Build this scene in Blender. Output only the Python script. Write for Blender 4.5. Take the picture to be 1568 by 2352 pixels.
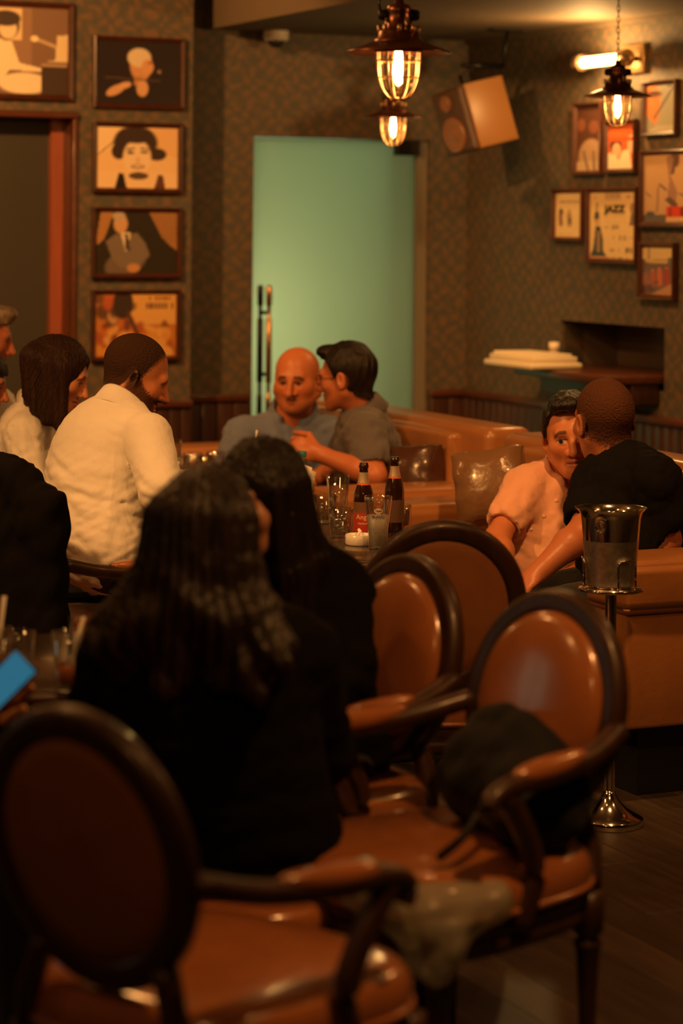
import bpy, bmesh, math, random
import numpy as np
from mathutils import Vector, Matrix
for _o in list(bpy.data.objects): bpy.data.objects.remove(_o)
sc = bpy.context.scene
COL = sc.collection
rng = np.random.default_rng(7)

# ---------------------------------------------------------------- camera
F = 85 / 36 * 2352; HC = 1.65; HOR = 520.0; CXP = 784.0; ROLL = 0.0093
cam = bpy.data.cameras.new('camera'); camo = bpy.data.objects.new('camera', cam); COL.objects.link(camo)
cam.sensor_fit = 'VERTICAL'; cam.sensor_height = 36; cam.sensor_width = 24; cam.lens = 85
cam.shift_y = -(1176 - HOR) / 2352
cam.clip_start = 0.05; cam.clip_end = 100
_c, _s = math.cos(ROLL), math.sin(ROLL)
camo.matrix_world = Matrix(((_c, -_s, 0, 0), (0, 0, -1, 0), (_s, _c, 0, HC), (0, 0, 0, 1)))
cam.dof.use_dof = True; cam.dof.focus_distance = 7.15; cam.dof.aperture_fstop = 2.2
sc.camera = camo

# ---------------------------------------------------------------- world, light, exposure
sc.view_settings.view_transform = 'Standard'; sc.view_settings.look = 'None'
sc.view_settings.exposure = 0.0; sc.view_settings.gamma = 1.0; sc.view_settings.use_curve_mapping = False
wd = bpy.data.worlds.new('world'); sc.world = wd; wd.use_nodes = True
wd.node_tree.nodes['Background'].inputs[0].default_value = (1.0, 0.5, 0.2, 1)
wd.node_tree.nodes['Background'].inputs[1].default_value = 0.009
WARM = (1.0, 0.42, 0.11)
def spot(name, loc, to, power, ang=80, blend=0.6, size=0.06, col=WARM):
    l = bpy.data.lights.new(name, 'SPOT'); l.energy = power; l.color = col; l.spot_size = math.radians(ang)
    l.spot_blend = blend; l.shadow_soft_size = size
    o = bpy.data.objects.new(name, l); COL.objects.link(o); o.location = loc
    o.rotation_euler = (Vector(to) - Vector(loc)).to_track_quat('-Z', 'Y').to_euler(); return o
def point(name, loc, power, size=0.03, col=WARM):
    l = bpy.data.lights.new(name, 'POINT'); l.energy = power; l.color = col; l.shadow_soft_size = size
    o = bpy.data.objects.new(name, l); COL.objects.link(o); o.location = loc; return o
# unseen lamps: bar-left and left-wall spots follow the room's light, the rest are added
spot('ceiling_spot_bar_left', (-2.0, 5.6, 2.9), (-0.75, 7.5, 0.95), 225, 55, 0.5)
spot('added_spot_table', (0.9, 6.3, 2.9), (0.6, 7.7, 0.7), 150, 70, 0.6)
spot('added_spot_far_sofa', (0.2, 8.0, 2.9), (-0.05, 9.7, 0.8), 62, 75, 0.6)
spot('added_spot_near_chairs', (0.9, 3.6, 2.9), (0.35, 4.8, 0.6), 120, 75, 0.6)  # unseen, added to brighten the near chairs
spot('ceiling_spot_left_wall', (-1.6, 8.2, 2.9), (-1.0, 10.8, 1.8), 310, 75, 0.7)
spot('added_spot_right_wall', (0.6, 9.3, 2.5), (1.25, 10.4, 1.4), 70, 85, 0.7)
point('added_point_beyond_left', (-2.4, 8.4, 2.2), 14)
point('added_point_beyond_right', (1.9, 6.0, 2.2), 16)
point('added_point_behind_left', (-0.5, 2.3, 2.4), 15, 0.05)  # added light without a lamp, lifts the chair backs
point('added_point_left_table', (-1.15, 5.75, 2.55), 24, 0.08)  # added for the highlight on the right chair pad
point('added_point_left_row', (-1.7, 4.3, 2.5), 12, 0.08)  # added to lengthen that highlight
point('added_point_middle_row', (-0.55, 6.95, 2.6), 9, 0.08)  # added for more light over the table

# ---------------------------------------------------------------- pixel to place helpers (1568 x 2352 photo)
def ray(x, y):
    dx = x - CXP; dy = y - HOR
    return (dx + ROLL * dy) / F, -(dy - ROLL * dx) / F
def W(x, y, Y):
    a, b = ray(x, y); return np.array([a * Y, Y, HC + b * Y])

# ---------------------------------------------------------------- object helpers
def add(name, me, mat=None, parent=None, loc=None, rot=None):
    o = bpy.data.objects.new(name, me); COL.objects.link(o)
    if mat is not None and me is not None and not me.materials: me.materials.append(mat)
    if parent is not None: o.parent = parent
    if loc is not None: o.location = loc
    if rot is not None: o.rotation_euler = rot
    return o
def tag(o, label, cat, group=None, kind=None):
    o['label'] = label; o['category'] = cat
    if group: o['group'] = group
    if kind: o['kind'] = kind
    return o
def thing(name, label, cat, loc=(0, 0, 0), rz=0.0, group=None):
    o = bpy.data.objects.new(name, None); COL.objects.link(o); o.empty_display_size = 0.1
    o.location = loc; o.rotation_euler = (0, 0, rz); return tag(o, label, cat, group)
def struct(o):
    o['kind'] = 'structure'; return o
def copy_tree(o, parent=None):
    c = o.copy(); COL.objects.link(c); c.parent = parent
    for ch in o.children: copy_tree(ch, c)
    return c
def np_mesh(name, V, Q, smooth=True, col=None):
    V = np.ascontiguousarray(V, np.float32); Q = np.ascontiguousarray(Q, np.int32); k = Q.shape[1]
    me = bpy.data.meshes.new(name); me.vertices.add(len(V)); me.vertices.foreach_set('co', V.ravel())
    me.loops.add(Q.size); me.loops.foreach_set('vertex_index', Q.ravel())
    me.polygons.add(len(Q)); me.polygons.foreach_set('loop_start', np.arange(len(Q), dtype=np.int32) * k)
    me.polygons.foreach_set('use_smooth', np.full(len(Q), smooth)); me.update(calc_edges=True)
    if col is not None:
        at = me.color_attributes.new('Col', 'FLOAT_COLOR', 'POINT')
        c4 = np.ones((len(V), 4), np.float32); col = np.asarray(col); c4[:, :col.shape[1]] = col; at.data.foreach_set('color', c4.ravel())
    return me
def py_mesh(name, V, Fc, smooth=True):
    me = bpy.data.meshes.new(name); me.from_pydata([tuple(map(float, v)) for v in V], [], Fc); me.update()
    if smooth: me.polygons.foreach_set('use_smooth', [True] * len(me.polygons))
    return me
def join_geo(parts):
    V = []; Fc = []
    for v, f in parts:
        n = len(V); V += [tuple(map(float, q)) for q in v]; Fc += [tuple(i + n for i in t) for t in f]
    return V, Fc
def box_geo(x0, x1, y0, y1, z0, z1):
    V = [(x0, y0, z0), (x1, y0, z0), (x1, y1, z0), (x0, y1, z0), (x0, y0, z1), (x1, y0, z1), (x1, y1, z1), (x0, y1, z1)]
    return V, [(0, 3, 2, 1), (4, 5, 6, 7), (0, 1, 5, 4), (1, 2, 6, 5), (2, 3, 7, 6), (3, 0, 4, 7)]
def box_mesh(name, x0, x1, y0, y1, z0, z1):
    return py_mesh(name, *box_geo(x0, x1, y0, y1, z0, z1), smooth=False)
def rbox_mesh(name, x0, x1, y0, y1, z0, z1, r=0.02, seg=3, puff=0.0):
    bm = bmesh.new(); bmesh.ops.create_cube(bm, size=1)
    for v in bm.verts:
        v.co = Vector(((x0 + x1) / 2 + v.co.x * (x1 - x0), (y0 + y1) / 2 + v.co.y * (y1 - y0), (z0 + z1) / 2 + v.co.z * (z1 - z0)))
    if puff:
        bmesh.ops.subdivide_edges(bm, edges=bm.edges[:], cuts=7, use_grid_fill=True)
        c = Vector(((x0 + x1) / 2, (y0 + y1) / 2, (z0 + z1) / 2)); hx, hy, hz = (x1 - x0) / 2, (y1 - y0) / 2, (z1 - z0) / 2
        for v in bm.verts:
            d = v.co - c; a, b, e = d.x / hx, d.y / hy, d.z / hz
            wa = (1 - b * b) * (1 - e * e); wb = (1 - a * a) * (1 - e * e); we = (1 - a * a) * (1 - b * b)
            if abs(a) > .99: v.co.x += math.copysign(puff * wa, a)
            if abs(b) > .99: v.co.y += math.copysign(puff * wb, b)
            if abs(e) > .99: v.co.z += math.copysign(puff * we, e)
        ed = [e for e in bm.edges if len(e.link_faces) == 2 and e.calc_face_angle() > 0.7]
    else: ed = bm.edges[:]
    bmesh.ops.bevel(bm, geom=ed, offset=r, segments=seg, profile=0.5, affect='EDGES', clamp_overlap=True)
    me = bpy.data.meshes.new(name); bm.to_mesh(me); bm.free()
    me.polygons.foreach_set('use_smooth', [True] * len(me.polygons)); return me
def lathe_geo(prof, n=24, cx=0, cy=0, a0=0.0):
    V = []; Fc = []; m = len(prof)
    for i in range(n):
        a = a0 + 2 * math.pi * i / n
        for r, z in prof: V.append((cx + r * math.cos(a), cy + r * math.sin(a), z))
    for i in range(n):
        j = (i + 1) % n
        for k in range(m - 1): Fc.append((i * m + k, j * m + k, j * m + k + 1, i * m + k + 1))
    return V, Fc
def lathe_mesh(name, prof, n=24, smooth=True): return py_mesh(name, *lathe_geo(prof, n), smooth=smooth)
def sweep_geo(path, section, closed=False, up=(0, 0, 1), scales=None, cap=True):
    """section: list of (a,b): a along side axis, b along up-ish axis"""
    P = [np.array(p, float) for p in path]; n = len(P); m = len(section); V = []; Fc = []
    up = np.array(up, float)
    for i in range(n):
        if closed: t = P[(i + 1) % n] - P[i - 1]
        else: t = P[min(i + 1, n - 1)] - P[max(i - 1, 0)]
        t = t / (np.linalg.norm(t) + 1e-9); s = np.cross(t, up); s /= (np.linalg.norm(s) + 1e-9); u = np.cross(s, t)
        k = 1 if scales is None else scales[i]
        if not hasattr(k, '__len__'): k = (k, k)
        for a, b in section: V.append(P[i] + s * a * k[0] + u * b * k[1])
    for i in range(n if closed else n - 1):
        j = (i + 1) % n
        for q in range(m):
            w = (q + 1) % m; Fc.append((i * m + q, i * m + w, j * m + w, j * m + q))
    if not closed and cap:
        Fc.append(tuple(range(m - 1, -1, -1))); Fc.append(tuple((n - 1) * m + q for q in range(m)))
    return V, Fc
def circ(r, n=10): return [(r * math.cos(2 * math.pi * i / n), r * math.sin(2 * math.pi * i / n)) for i in range(n)]
def ellsec(a, b, n=14, p=2.4):
    out = []
    for i in range(n):
        t = 2 * math.pi * i / n; c, s = math.cos(t), math.sin(t)
        out.append((a * math.copysign(abs(c) ** (2 / p), c), b * math.copysign(abs(s) ** (2 / p), s)))
    return out
def bez(pts, n=24):
    """Catmull-Rom through pts"""
    P = [np.array(p, float) for p in pts]; P = [2 * P[0] - P[1]] + P + [2 * P[-1] - P[-2]]; out = []
    segs = len(P) - 3
    for i in range(n + 1):
        t = i / n * segs; k = min(int(t), segs - 1); t -= k; a, b, c, d = P[k:k + 4]
        out.append(0.5 * (2 * b + (c - a) * t + (2 * a - 5 * b + 4 * c - d) * t * t + (3 * b - a - 3 * c + d) * t ** 3))
    return out
def loft_mesh(name, outline, layers, cap_bottom=True):
    """outline: list of (x,y); layers: (scale_or_offset, z); last layer may be scale 0"""
    V = []; Fc = []; m = len(outline)
    for s, z in layers:
        for x, y in outline: V.append((x * s, y * s, z))
    for k in range(len(layers) - 1):
        for q in range(m):
            w = (q + 1) % m; Fc.append((k * m + q, k * m + w, (k + 1) * m + w, (k + 1) * m + q))
    Fc.append(tuple(range(m - 1, -1, -1))); Fc.append(tuple((len(layers) - 1) * m + q for q in range(m)))
    return py_mesh(name, V, Fc)

# ---------------------------------------------------------------- materials
def mat(name, col, rough=0.5, metal=0.0, spec=0.5, coat=0.0, coat_rough=0.1, noise=None, bump=None, attr=False, emit=None, sheen=0.0, var=0.0, trans=0.0, ior=1.5, sss=0.0):
    """noise=(scale xyz, strength) colour variation; bump=(scale xyz, strength, detail)"""
    m = bpy.data.materials.new(name); m.use_nodes = True; nt = m.node_tree; b = nt.nodes['Principled BSDF']
    b.inputs['Base Color'].default_value = (*col, 1); b.inputs['Roughness'].default_value = rough; b.inputs['Metallic'].default_value = metal
    b.inputs['Specular IOR Level'].default_value = spec; b.inputs['Coat Weight'].default_value = coat; b.inputs['Coat Roughness'].default_value = coat_rough
    b.inputs['Sheen Weight'].default_value = sheen; b.inputs['Transmission Weight'].default_value = trans; b.inputs['IOR'].default_value = ior
    if sss: b.inputs['Subsurface Weight'].default_value = sss; b.inputs['Subsurface Radius'].default_value = (0.01, 0.004, 0.002); b.inputs['Subsurface Scale'].default_value = 0.6
    if emit: b.inputs['Emission Color'].default_value = (*emit[0], 1); b.inputs['Emission Strength'].default_value = emit[1]
    tc = None
    def coords(scale):
        nonlocal tc
        if tc is None: tc = nt.nodes.new('ShaderNodeTexCoord')
        mp = nt.nodes.new('ShaderNodeMapping'); mp.inputs['Scale'].default_value = scale
        nt.links.new(tc.outputs['Object'], mp.inputs[0]); return mp.outputs[0]
    src = None
    if attr:
        a = nt.nodes.new('ShaderNodeAttribute'); a.attribute_name = 'Col'; src = a.outputs['Color']
    if noise:
        n = nt.nodes.new('ShaderNodeTexNoise'); n.inputs['Scale'].default_value = 1; n.inputs['Detail'].default_value = 4
        nt.links.new(coords(noise[0]), n.inputs['Vector'])
        mr = nt.nodes.new('ShaderNodeMapRange'); mr.inputs[1].default_value = 0.3; mr.inputs[2].default_value = 0.7
        mr.inputs[3].default_value = 1 - noise[1]; mr.inputs[4].default_value = 1 + noise[1]; nt.links.new(n.outputs[0], mr.inputs[0])
        mx = nt.nodes.new('ShaderNodeVectorMath'); mx.operation = 'SCALE'
        if src: nt.links.new(src, mx.inputs[0])
        else: mx.inputs[0].default_value = col
        nt.links.new(mr.outputs[0], mx.inputs['Scale']); src = mx.outputs[0]
    if var:
        oi = nt.nodes.new('ShaderNodeObjectInfo'); mr = nt.nodes.new('ShaderNodeMapRange'); mr.inputs[3].default_value = 1 - var; mr.inputs[4].default_value = 1 + var
        nt.links.new(oi.outputs['Random'], mr.inputs[0]); mx = nt.nodes.new('ShaderNodeVectorMath'); mx.operation = 'SCALE'
        if src: nt.links.new(src, mx.inputs[0])
        else: mx.inputs[0].default_value = col
        nt.links.new(mr.outputs[0], mx.inputs['Scale']); src = mx.outputs[0]
    if src: nt.links.new(src, b.inputs['Base Color'])
    if bump:
        n = nt.nodes.new('ShaderNodeTexNoise'); n.inputs['Scale'].default_value = 1; n.inputs['Detail'].default_value = bump[2] if len(bump) > 2 else 3
        nt.links.new(coords(bump[0]), n.inputs['Vector']); bp = nt.nodes.new('ShaderNodeBump'); bp.inputs['Strength'].default_value = bump[1]; bp.inputs['Distance'].default_value = 0.01
        nt.links.new(n.outputs[0], bp.inputs['Height']); nt.links.new(bp.outputs[0], b.inputs['Normal'])
    return m
def glass_mat(name, tint=(1, 1, 1), rough=0.02, refl=0.10, edge=0.85):
    m = bpy.data.materials.new(name); m.use_nodes = True; nt = m.node_tree; nt.nodes.clear()
    out = nt.nodes.new('ShaderNodeOutputMaterial'); t = nt.nodes.new('ShaderNodeBsdfTransparent'); t.inputs[0].default_value = (*tint, 1)
    g = nt.nodes.new('ShaderNodeBsdfGlossy'); g.inputs['Roughness'].default_value = rough; g.inputs[0].default_value = (1, 1, 1, 1)
    lw = nt.nodes.new('ShaderNodeLayerWeight'); lw.inputs[0].default_value = 0.35
    mr = nt.nodes.new('ShaderNodeMapRange'); mr.inputs[3].default_value = refl; mr.inputs[4].default_value = edge; nt.links.new(lw.outputs['Facing'], mr.inputs[0])
    mx = nt.nodes.new('ShaderNodeMixShader'); nt.links.new(mr.outputs[0], mx.inputs[0]); nt.links.new(t.outputs[0], mx.inputs[1]); nt.links.new(g.outputs[0], mx.inputs[2])
    nt.links.new(mx.outputs[0], out.inputs[0]); return m
def emit_mat(name, col, k):
    m = bpy.data.materials.new(name); m.use_nodes = True; nt = m.node_tree; nt.nodes.clear()
    out = nt.nodes.new('ShaderNodeOutputMaterial'); e = nt.nodes.new('ShaderNodeEmission'); e.inputs[0].default_value = (*col, 1); e.inputs[1].default_value = k
    nt.links.new(e.outputs[0], out.inputs[0]); return m

M = {}
M['leather'] = mat('tan_leather', (0.38, 0.135, 0.045), 0.25, coat=0.9, coat_rough=0.14, noise=((9, 9, 9), 0.12), bump=((160, 160, 160), 0.08))
M['leather_back'] = mat('tan_leather_panel', (0.34, 0.13, 0.045), 0.5, noise=((9, 9, 9), 0.12), bump=((160, 160, 160), 0.12))
M['sofa'] = mat('sofa_leather', (0.35, 0.145, 0.05), 0.32, coat=0.3, coat_rough=0.2, noise=((6, 6, 6), 0.1), bump=((30, 30, 30), 0.10))
M['cushion'] = mat('cushion_leather', (0.22, 0.12, 0.06), 0.25, coat=0.4, coat_rough=0.12, noise=((7, 7, 7), 0.1), bump=((22, 22, 60), 0.35))
M['dark_cushion'] = mat('dark_cushion_leather', (0.07, 0.03, 0.018), 0.28, coat=0.3, bump=((22, 22, 22), 0.3))
M['dark_wood'] = mat('dark_stained_wood', (0.045, 0.018, 0.010), 0.40, coat=0.10, noise=((30, 30, 4), 0.3), bump=((60, 60, 8), 0.05))
M['table_wood'] = mat('table_wood', (0.045, 0.028, 0.018), 0.22, coat=0.3, noise=((4, 30, 30), 0.3))
M['wainscot'] = mat('wainscot_wood', (0.048, 0.015, 0.009), 0.4, coat=0.15, noise=((40, 40, 3), 0.3), var=0.25)
M['rail_wood'] = mat('rail_wood', (0.095, 0.030, 0.014), 0.35, coat=0.25, noise=((4, 30, 30), 0.25))
M['frame_wood'] = mat('frame_wood', (0.06, 0.019, 0.011), 0.3, coat=0.3, noise=((20, 20, 20), 0.2))
M['red_wood'] = mat('red_door_jamb', (0.33, 0.095, 0.05), 0.34, coat=0.3, noise=((20, 20, 2), 0.15))
M['floor'] = mat('floor_plank', (0.058, 0.040, 0.029), 0.45, coat=0.0, noise=((30, 3, 30), 0.35), bump=((90, 6, 90), 0.06), var=0.25)
M['floor_gap'] = mat('floor_gap', (0.012, 0.009, 0.007), 0.8)
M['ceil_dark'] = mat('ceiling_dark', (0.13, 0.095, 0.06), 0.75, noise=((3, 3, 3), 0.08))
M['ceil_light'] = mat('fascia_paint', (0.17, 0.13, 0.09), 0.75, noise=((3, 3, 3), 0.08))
M['chrome'] = mat('polished_steel', (0.78, 0.76, 0.72), 0.10, metal=1.0)
M['satin'] = mat('frosted_steel', (0.80, 0.76, 0.70), 0.38, metal=1.0, noise=((60, 60, 60), 0.2), bump=((200, 200, 200), 0.1))
M['copper'] = mat('aged_copper', (0.24, 0.10, 0.06), 0.32, metal=0.9, noise=((30, 30, 30), 0.3))
M['black_metal'] = mat('black_metal', (0.02, 0.018, 0.016), 0.4, metal=0.6)
M['white_plastic'] = mat('white_plastic', (0.75, 0.72, 0.66), 0.4)
M['cream'] = mat('cream_paint', (0.80, 0.72, 0.55), 0.45)
M['black'] = mat('black_plastic', (0.012, 0.012, 0.012), 0.35)
M['white'] = mat('white_ceramic', (0.82, 0.80, 0.76), 0.25, coat=0.3)
M['paper'] = mat('paper_napkin', (0.86, 0.82, 0.74), 0.85, bump=((60, 60, 60), 0.15))
M['glass'] = glass_mat('clear_glass')
M['lamp_glass'] = glass_mat('lamp_glass', (1.0, 0.93, 0.82), 0.03, 0.06, 0.5)
M['bottle_glass'] = mat('brown_bottle_glass', (0.022, 0.008, 0.004), 0.08, coat=0.6, coat_rough=0.04)
M['frost_glass'] = mat('frosted_beer_glass', (0.55, 0.52, 0.46), 0.45, trans=0.35, bump=((120, 120, 120), 0.1))
M['art'] = mat('printed_picture', (1, 1, 1), 0.35, attr=True, coat=0.15, coat_rough=0.1)
M['brass_wire'] = mat('brass_cage', (0.75, 0.50, 0.28), 0.3, metal=0.8)
M['skin'] = mat('skin', (1, 1, 1), 0.46, attr=True, spec=0.5, bump=((170, 170, 170), 0.05))
_nt = M['skin'].node_tree; _at = [n for n in _nt.nodes if n.type == 'ATTRIBUTE'][0]; _b = _nt.nodes['Principled BSDF']
for _soc, _lo, _hi in (('Roughness', 0.40, 0.85), ('Specular IOR Level', 0.4, 0.15)):   # alpha marks cropped hair and beard
    _m = _nt.nodes.new('ShaderNodeMapRange'); _m.inputs[1].default_value = 1; _m.inputs[2].default_value = 0; _m.inputs[3].default_value = _lo; _m.inputs[4].default_value = _hi
    _nt.links.new(_at.outputs['Alpha'], _m.inputs[0]); _nt.links.new(_m.outputs[0], _b.inputs[_soc])
_bp = [n for n in _nt.nodes if n.type == 'BUMP'][0]; _m = _nt.nodes.new('ShaderNodeMapRange'); _m.inputs[1].default_value = 1; _m.inputs[2].default_value = 0; _m.inputs[3].default_value = .05; _m.inputs[4].default_value = .7
_nt.links.new(_at.outputs['Alpha'], _m.inputs[0]); _nt.links.new(_m.outputs[0], _bp.inputs['Strength'])
# ---------------------------------------------------------------- room geometry (walls meet at C)
C = np.array([0.61, 11.8]); dR = np.array([0.418, -0.908]); dR /= np.linalg.norm(dR); dB = np.array([-0.908, -0.418]); dB /= np.linalg.norm(dB)
CEIL = 2.56; CEIL_HI = 3.05; RAIL = 0.845
class Frame:
    """wall plane: u runs from org along d, depth runs outward (away from the room)"""
    def __init__(s, org, d, out):
        s.o = np.array(org, float); s.d = d; s.out = out
        x = np.array([d[0], d[1], 0]); y = np.array([out[0], out[1], 0])
        s.flip = np.cross(x, y)[2] < 0
        if s.flip: x = -x
        s.M = Matrix(((x[0], y[0], 0, s.o[0]), (x[1], y[1], 0, s.o[1]), (0, 0, 1, 0), (0, 0, 0, 1)))
    def px(s, x, y, off=0.0):
        a, b = ray(x, y); v = np.array([a, 1.0]); Y = (s.o @ s.out + off) / (v @ s.out); p = v * Y
        return float((p - s.o) @ s.d), HC + b * Y
    def X(s, u): return -u if s.flip else u
    def pt(s, u, off, z): p = s.o + s.d * u + s.out * off; return (p[0], p[1], z)
BW = Frame(C, dB, -dR); RW = Frame(C, dR, -dB)
_pc = np.array([ray(440, 500)[0] * 10.9, 10.9]); LW = Frame(_pc, dB, -dR)
def wbox(fr, name, u0, u1, d0, d1, z0, z1, m, parent=None, rb=0):
    xa, xb = sorted((fr.X(u0), fr.X(u1)))
    me = box_mesh(name, xa, xb, d0, d1, z0, z1) if not rb else rbox_mesh(name, xa, xb, d0, d1, z0, z1, rb, 2)
    o = add(name, me, m)
    if parent is None: o.matrix_world = fr.M
    else: o.parent = parent
    return o

# wallpaper: rows of soft medallions on a greenish ground
def wallpaper():
    m = bpy.data.materials.new('damask_wallpaper'); m.use_nodes = True; nt = m.node_tree; b = nt.nodes['Principled BSDF']; b.inputs['Roughness'].default_value = 0.6
    N = nt.nodes.new; L = nt.links.new
    tc = N('ShaderNodeTexCoord'); ns = N('ShaderNodeTexNoise'); ns.inputs['Scale'].default_value = 10; ns.inputs['Detail'].default_value = 3
    L(tc.outputs['Object'], ns.inputs['Vector'])
    sub = N('ShaderNodeVectorMath'); sub.operation = 'MULTIPLY_ADD'; sub.inputs[1].default_value = (0.15, 0.15, 0.15); L(ns.outputs['Color'], sub.inputs[0]); L(tc.outputs['Object'], sub.inputs[2])
    sp = N('ShaderNodeSeparateXYZ'); L(sub.outputs[0], sp.inputs[0])
    def ma(op, a, v=None):
        n = N('ShaderNodeMath'); n.operation = op
        for i, q in enumerate((a, v)):
            if q is None: continue
            if isinstance(q, (int, float)): n.inputs[i].default_value = q
            else: L(q, n.inputs[i])
        return n.outputs[0]
    def lattice(w, h):
        cx = ma('COSINE', ma('MULTIPLY', sp.outputs['X'], math.pi / w)); cz = ma('COSINE', ma('MULTIPLY', sp.outputs['Z'], math.pi / h))
        sx = ma('SINE', ma('MULTIPLY', sp.outputs['X'], math.pi / w)); sz = ma('SINE', ma('MULTIPLY', sp.outputs['Z'], math.pi / h))
        return ma('MAXIMUM', ma('ABSOLUTE', ma('MULTIPLY', cx, cz)), ma('ABSOLUTE', ma('MULTIPLY', sx, sz)))
    v = ma('ADD', ma('MULTIPLY', lattice(0.088, 0.082), 0.8), ma('MULTIPLY', lattice(0.024, 0.03), 0.12))
    r = N('ShaderNodeValToRGB'); r.color_ramp.elements[0].position = 0.45; r.color_ramp.elements[0].color = (0.082, 0.077, 0.060, 1)
    r.color_ramp.elements[1].position = 1.0; r.color_ramp.elements[1].color = (0.185, 0.108, 0.056, 1); L(v, r.inputs[0]); L(r.outputs[0], b.inputs['Base Color'])
    return m
M['paper_wall'] = wallpaper()

# floor: dark sub-floor with planks laid along the room
flo = struct(add('floor', box_mesh('floor', -4.5, 6.5, -2.0, 13.5, -0.08, -0.006), M['floor_gap']))
pl = rbox_mesh('plank', -0.062, 0.062, -0.65, 0.65, -0.012, 0.0, 0.0015, 1); pl.polygons.foreach_set('use_smooth', [False] * len(pl.polygons))
pl.materials.append(M['floor'])
th = math.atan2(dR[1], dR[0]) + math.pi / 2
def plank(px, py):
    o = bpy.data.objects.new('plank', pl); COL.objects.link(o); o.parent = flo; o.location = (px, py, 0); o.rotation_euler = (0, 0, th)
cnt = 0
axl = np.array([math.cos(th + math.pi / 2), math.sin(th + math.pi / 2)]); axw = np.array([math.cos(th), math.sin(th)])
cand = []
for i in range(-60, 61):
    for j in range(-8, 9):
        p = np.array([0.6, 6.0]) + axw * i * 0.1245 + axl * (j * 1.302 + (i % 3) * 0.43)
        if -4.3 < p[0] < 6.3 and -1.8 < p[1] < 13: cand.append((0 if (abs(p[0] - 0.12 * p[1]) < 0.9 and 2.5 < p[1] < 9.5) else 1, abs(p[0] - 1.0) + abs(p[1] - 5.5), p))
cand.sort(key=lambda c: c[:2])
for k, cdd in enumerate(cand):
    if k < 290: plank(*cdd[2])
rest = [box_geo(-0.062, 0.062, -0.65, 0.65, -0.012, 0) for _ in cand[290:]]
geo = []
for (v, f), cdd in zip(rest, cand[290:]):
    p = cdd[2]; geo.append(([(p[0] + axw[0] * x + axl[0] * y, p[1] + axw[1] * x + axl[1] * y, z) for x, y, z in v], f))
o = add('plank_field', py_mesh('plank_field', *join_geo(geo), smooth=False), M['floor'], flo); o['kind'] = 'stuff'

# back wall with door opening
du0, _ = BW.px(985, 600); du1, dzt = BW.px(583, 312); _, dzt2 = BW.px(950, 342)
DT = dzt
struct(wbox(BW, 'wall_back', 0, du0, 0, 0.12, 0, CEIL_HI, M['paper_wall']))
o = struct(wbox(BW, 'wall_back_side', du1, du1 + 1.3, 0, 0.12, 0, CEIL_HI, M['paper_wall']))
o = struct(wbox(BW, 'wall_back_top', du0, du1, 0, 0.12, DT, CEIL_HI, M['paper_wall']))
# right wall with recessed hatch
hu0, hz1 = RW.px(1288, 735); hu1, _ = RW.px(1526, 748); _, hz0 = RW.px(1300, 872)
struct(wbox(RW, 'wall_right', 0, hu0, 0, 0.12, 0, CEIL_HI, M['paper_wall'])); struct(wbox(RW, 'wall_right_side', hu1, 14, 0, 0.12, 0, CEIL_HI, M['paper_wall']))
struct(wbox(RW, 'wall_right_top', hu0, hu1, 0, 0.12, hz1, CEIL_HI, M['paper_wall'])); struct(wbox(RW, 'wall_right_bottom', hu0, hu1, 0, 0.12, 0, hz0, M['paper_wall']))
hat = mat('hatch_lining', (0.10, 0.07, 0.05), 0.5)
struct(wbox(RW, 'trim_1', hu0, hu1, 0.30, 0.33, hz0 - 0.05, hz1 + 0.05, hat)); struct(wbox(RW, 'trim_2', hu0 - 0.02, hu0, 0.02, 0.33, hz0, hz1, hat))
struct(wbox(RW, 'trim_3', hu1, hu1 + 0.02, 0.12, 0.33, hz0, hz1, hat)); struct(wbox(RW, 'trim_4', hu0, hu1, 0.12, 0.33, hz1, hz1 + 0.02, hat)); struct(wbox(RW, 'trim_5', hu0, hu1, 0.12, 0.33, hz0 - 0.02, hz0, hat))
# pier wall at the left with a doorway
lu0, ltop = LW.px(172, 268)
struct(wbox(LW, 'wall_left', 0, lu0, 0, 0.30, 0, CEIL_HI, M['paper_wall']))
struct(wbox(LW, 'wall_left_top', lu0, lu0 + 1.0, 0, 0.30, ltop, CEIL_HI, M['paper_wall']))
struct(wbox(LW, 'wall_left_side', lu0 + 1.0, lu0 + 3.5, 0, 0.30, 0, CEIL_HI, M['paper_wall']))
drk = mat('doorway_shade', (0.045, 0.042, 0.034), 0.6)
u115, _ = LW.px(115, 500, 0.16)
d2 = struct(wbox(LW, 'doorway_shade_panel', u115, lu0 + 1.0, 0.16, 0.20, 0, ltop, drk))  # dark panel stands in for the shaded interior of the doorway
struct(wbox(LW, 'trim_6', lu0 - 0.005, u115 + 0.01, 0.12, 0.16, 0, ltop, M['red_wood']))
_, zt = LW.px(100, 258)
struct(wbox(LW, 'trim_7', lu0 - 0.01, lu0 + 1.05, -0.035, 0.10, ltop - 0.01, zt + 0.005, M['rail_wood'], rb=0.008))
u165, _ = LW.px(170, 500); struct(wbox(LW, 'trim_8', lu0 - 0.01, lu0 + 0.012, -0.02, 0.15, 0, ltop, M['rail_wood'], rb=0.004))
# enclosing walls behind and beside the camera
sidem = mat('far_side_wallpaint', (0.17, 0.11, 0.07), 0.8)
struct(add('wall_far_left', box_mesh('wall_far_left', -3.7, -3.6, -2, 13, 0, CEIL_HI), sidem)); struct(add('wall_behind_camera', box_mesh('wall_behind_camera', -3.7, 6.5, -2.0, -1.9, 0, CEIL_HI), sidem))
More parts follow.
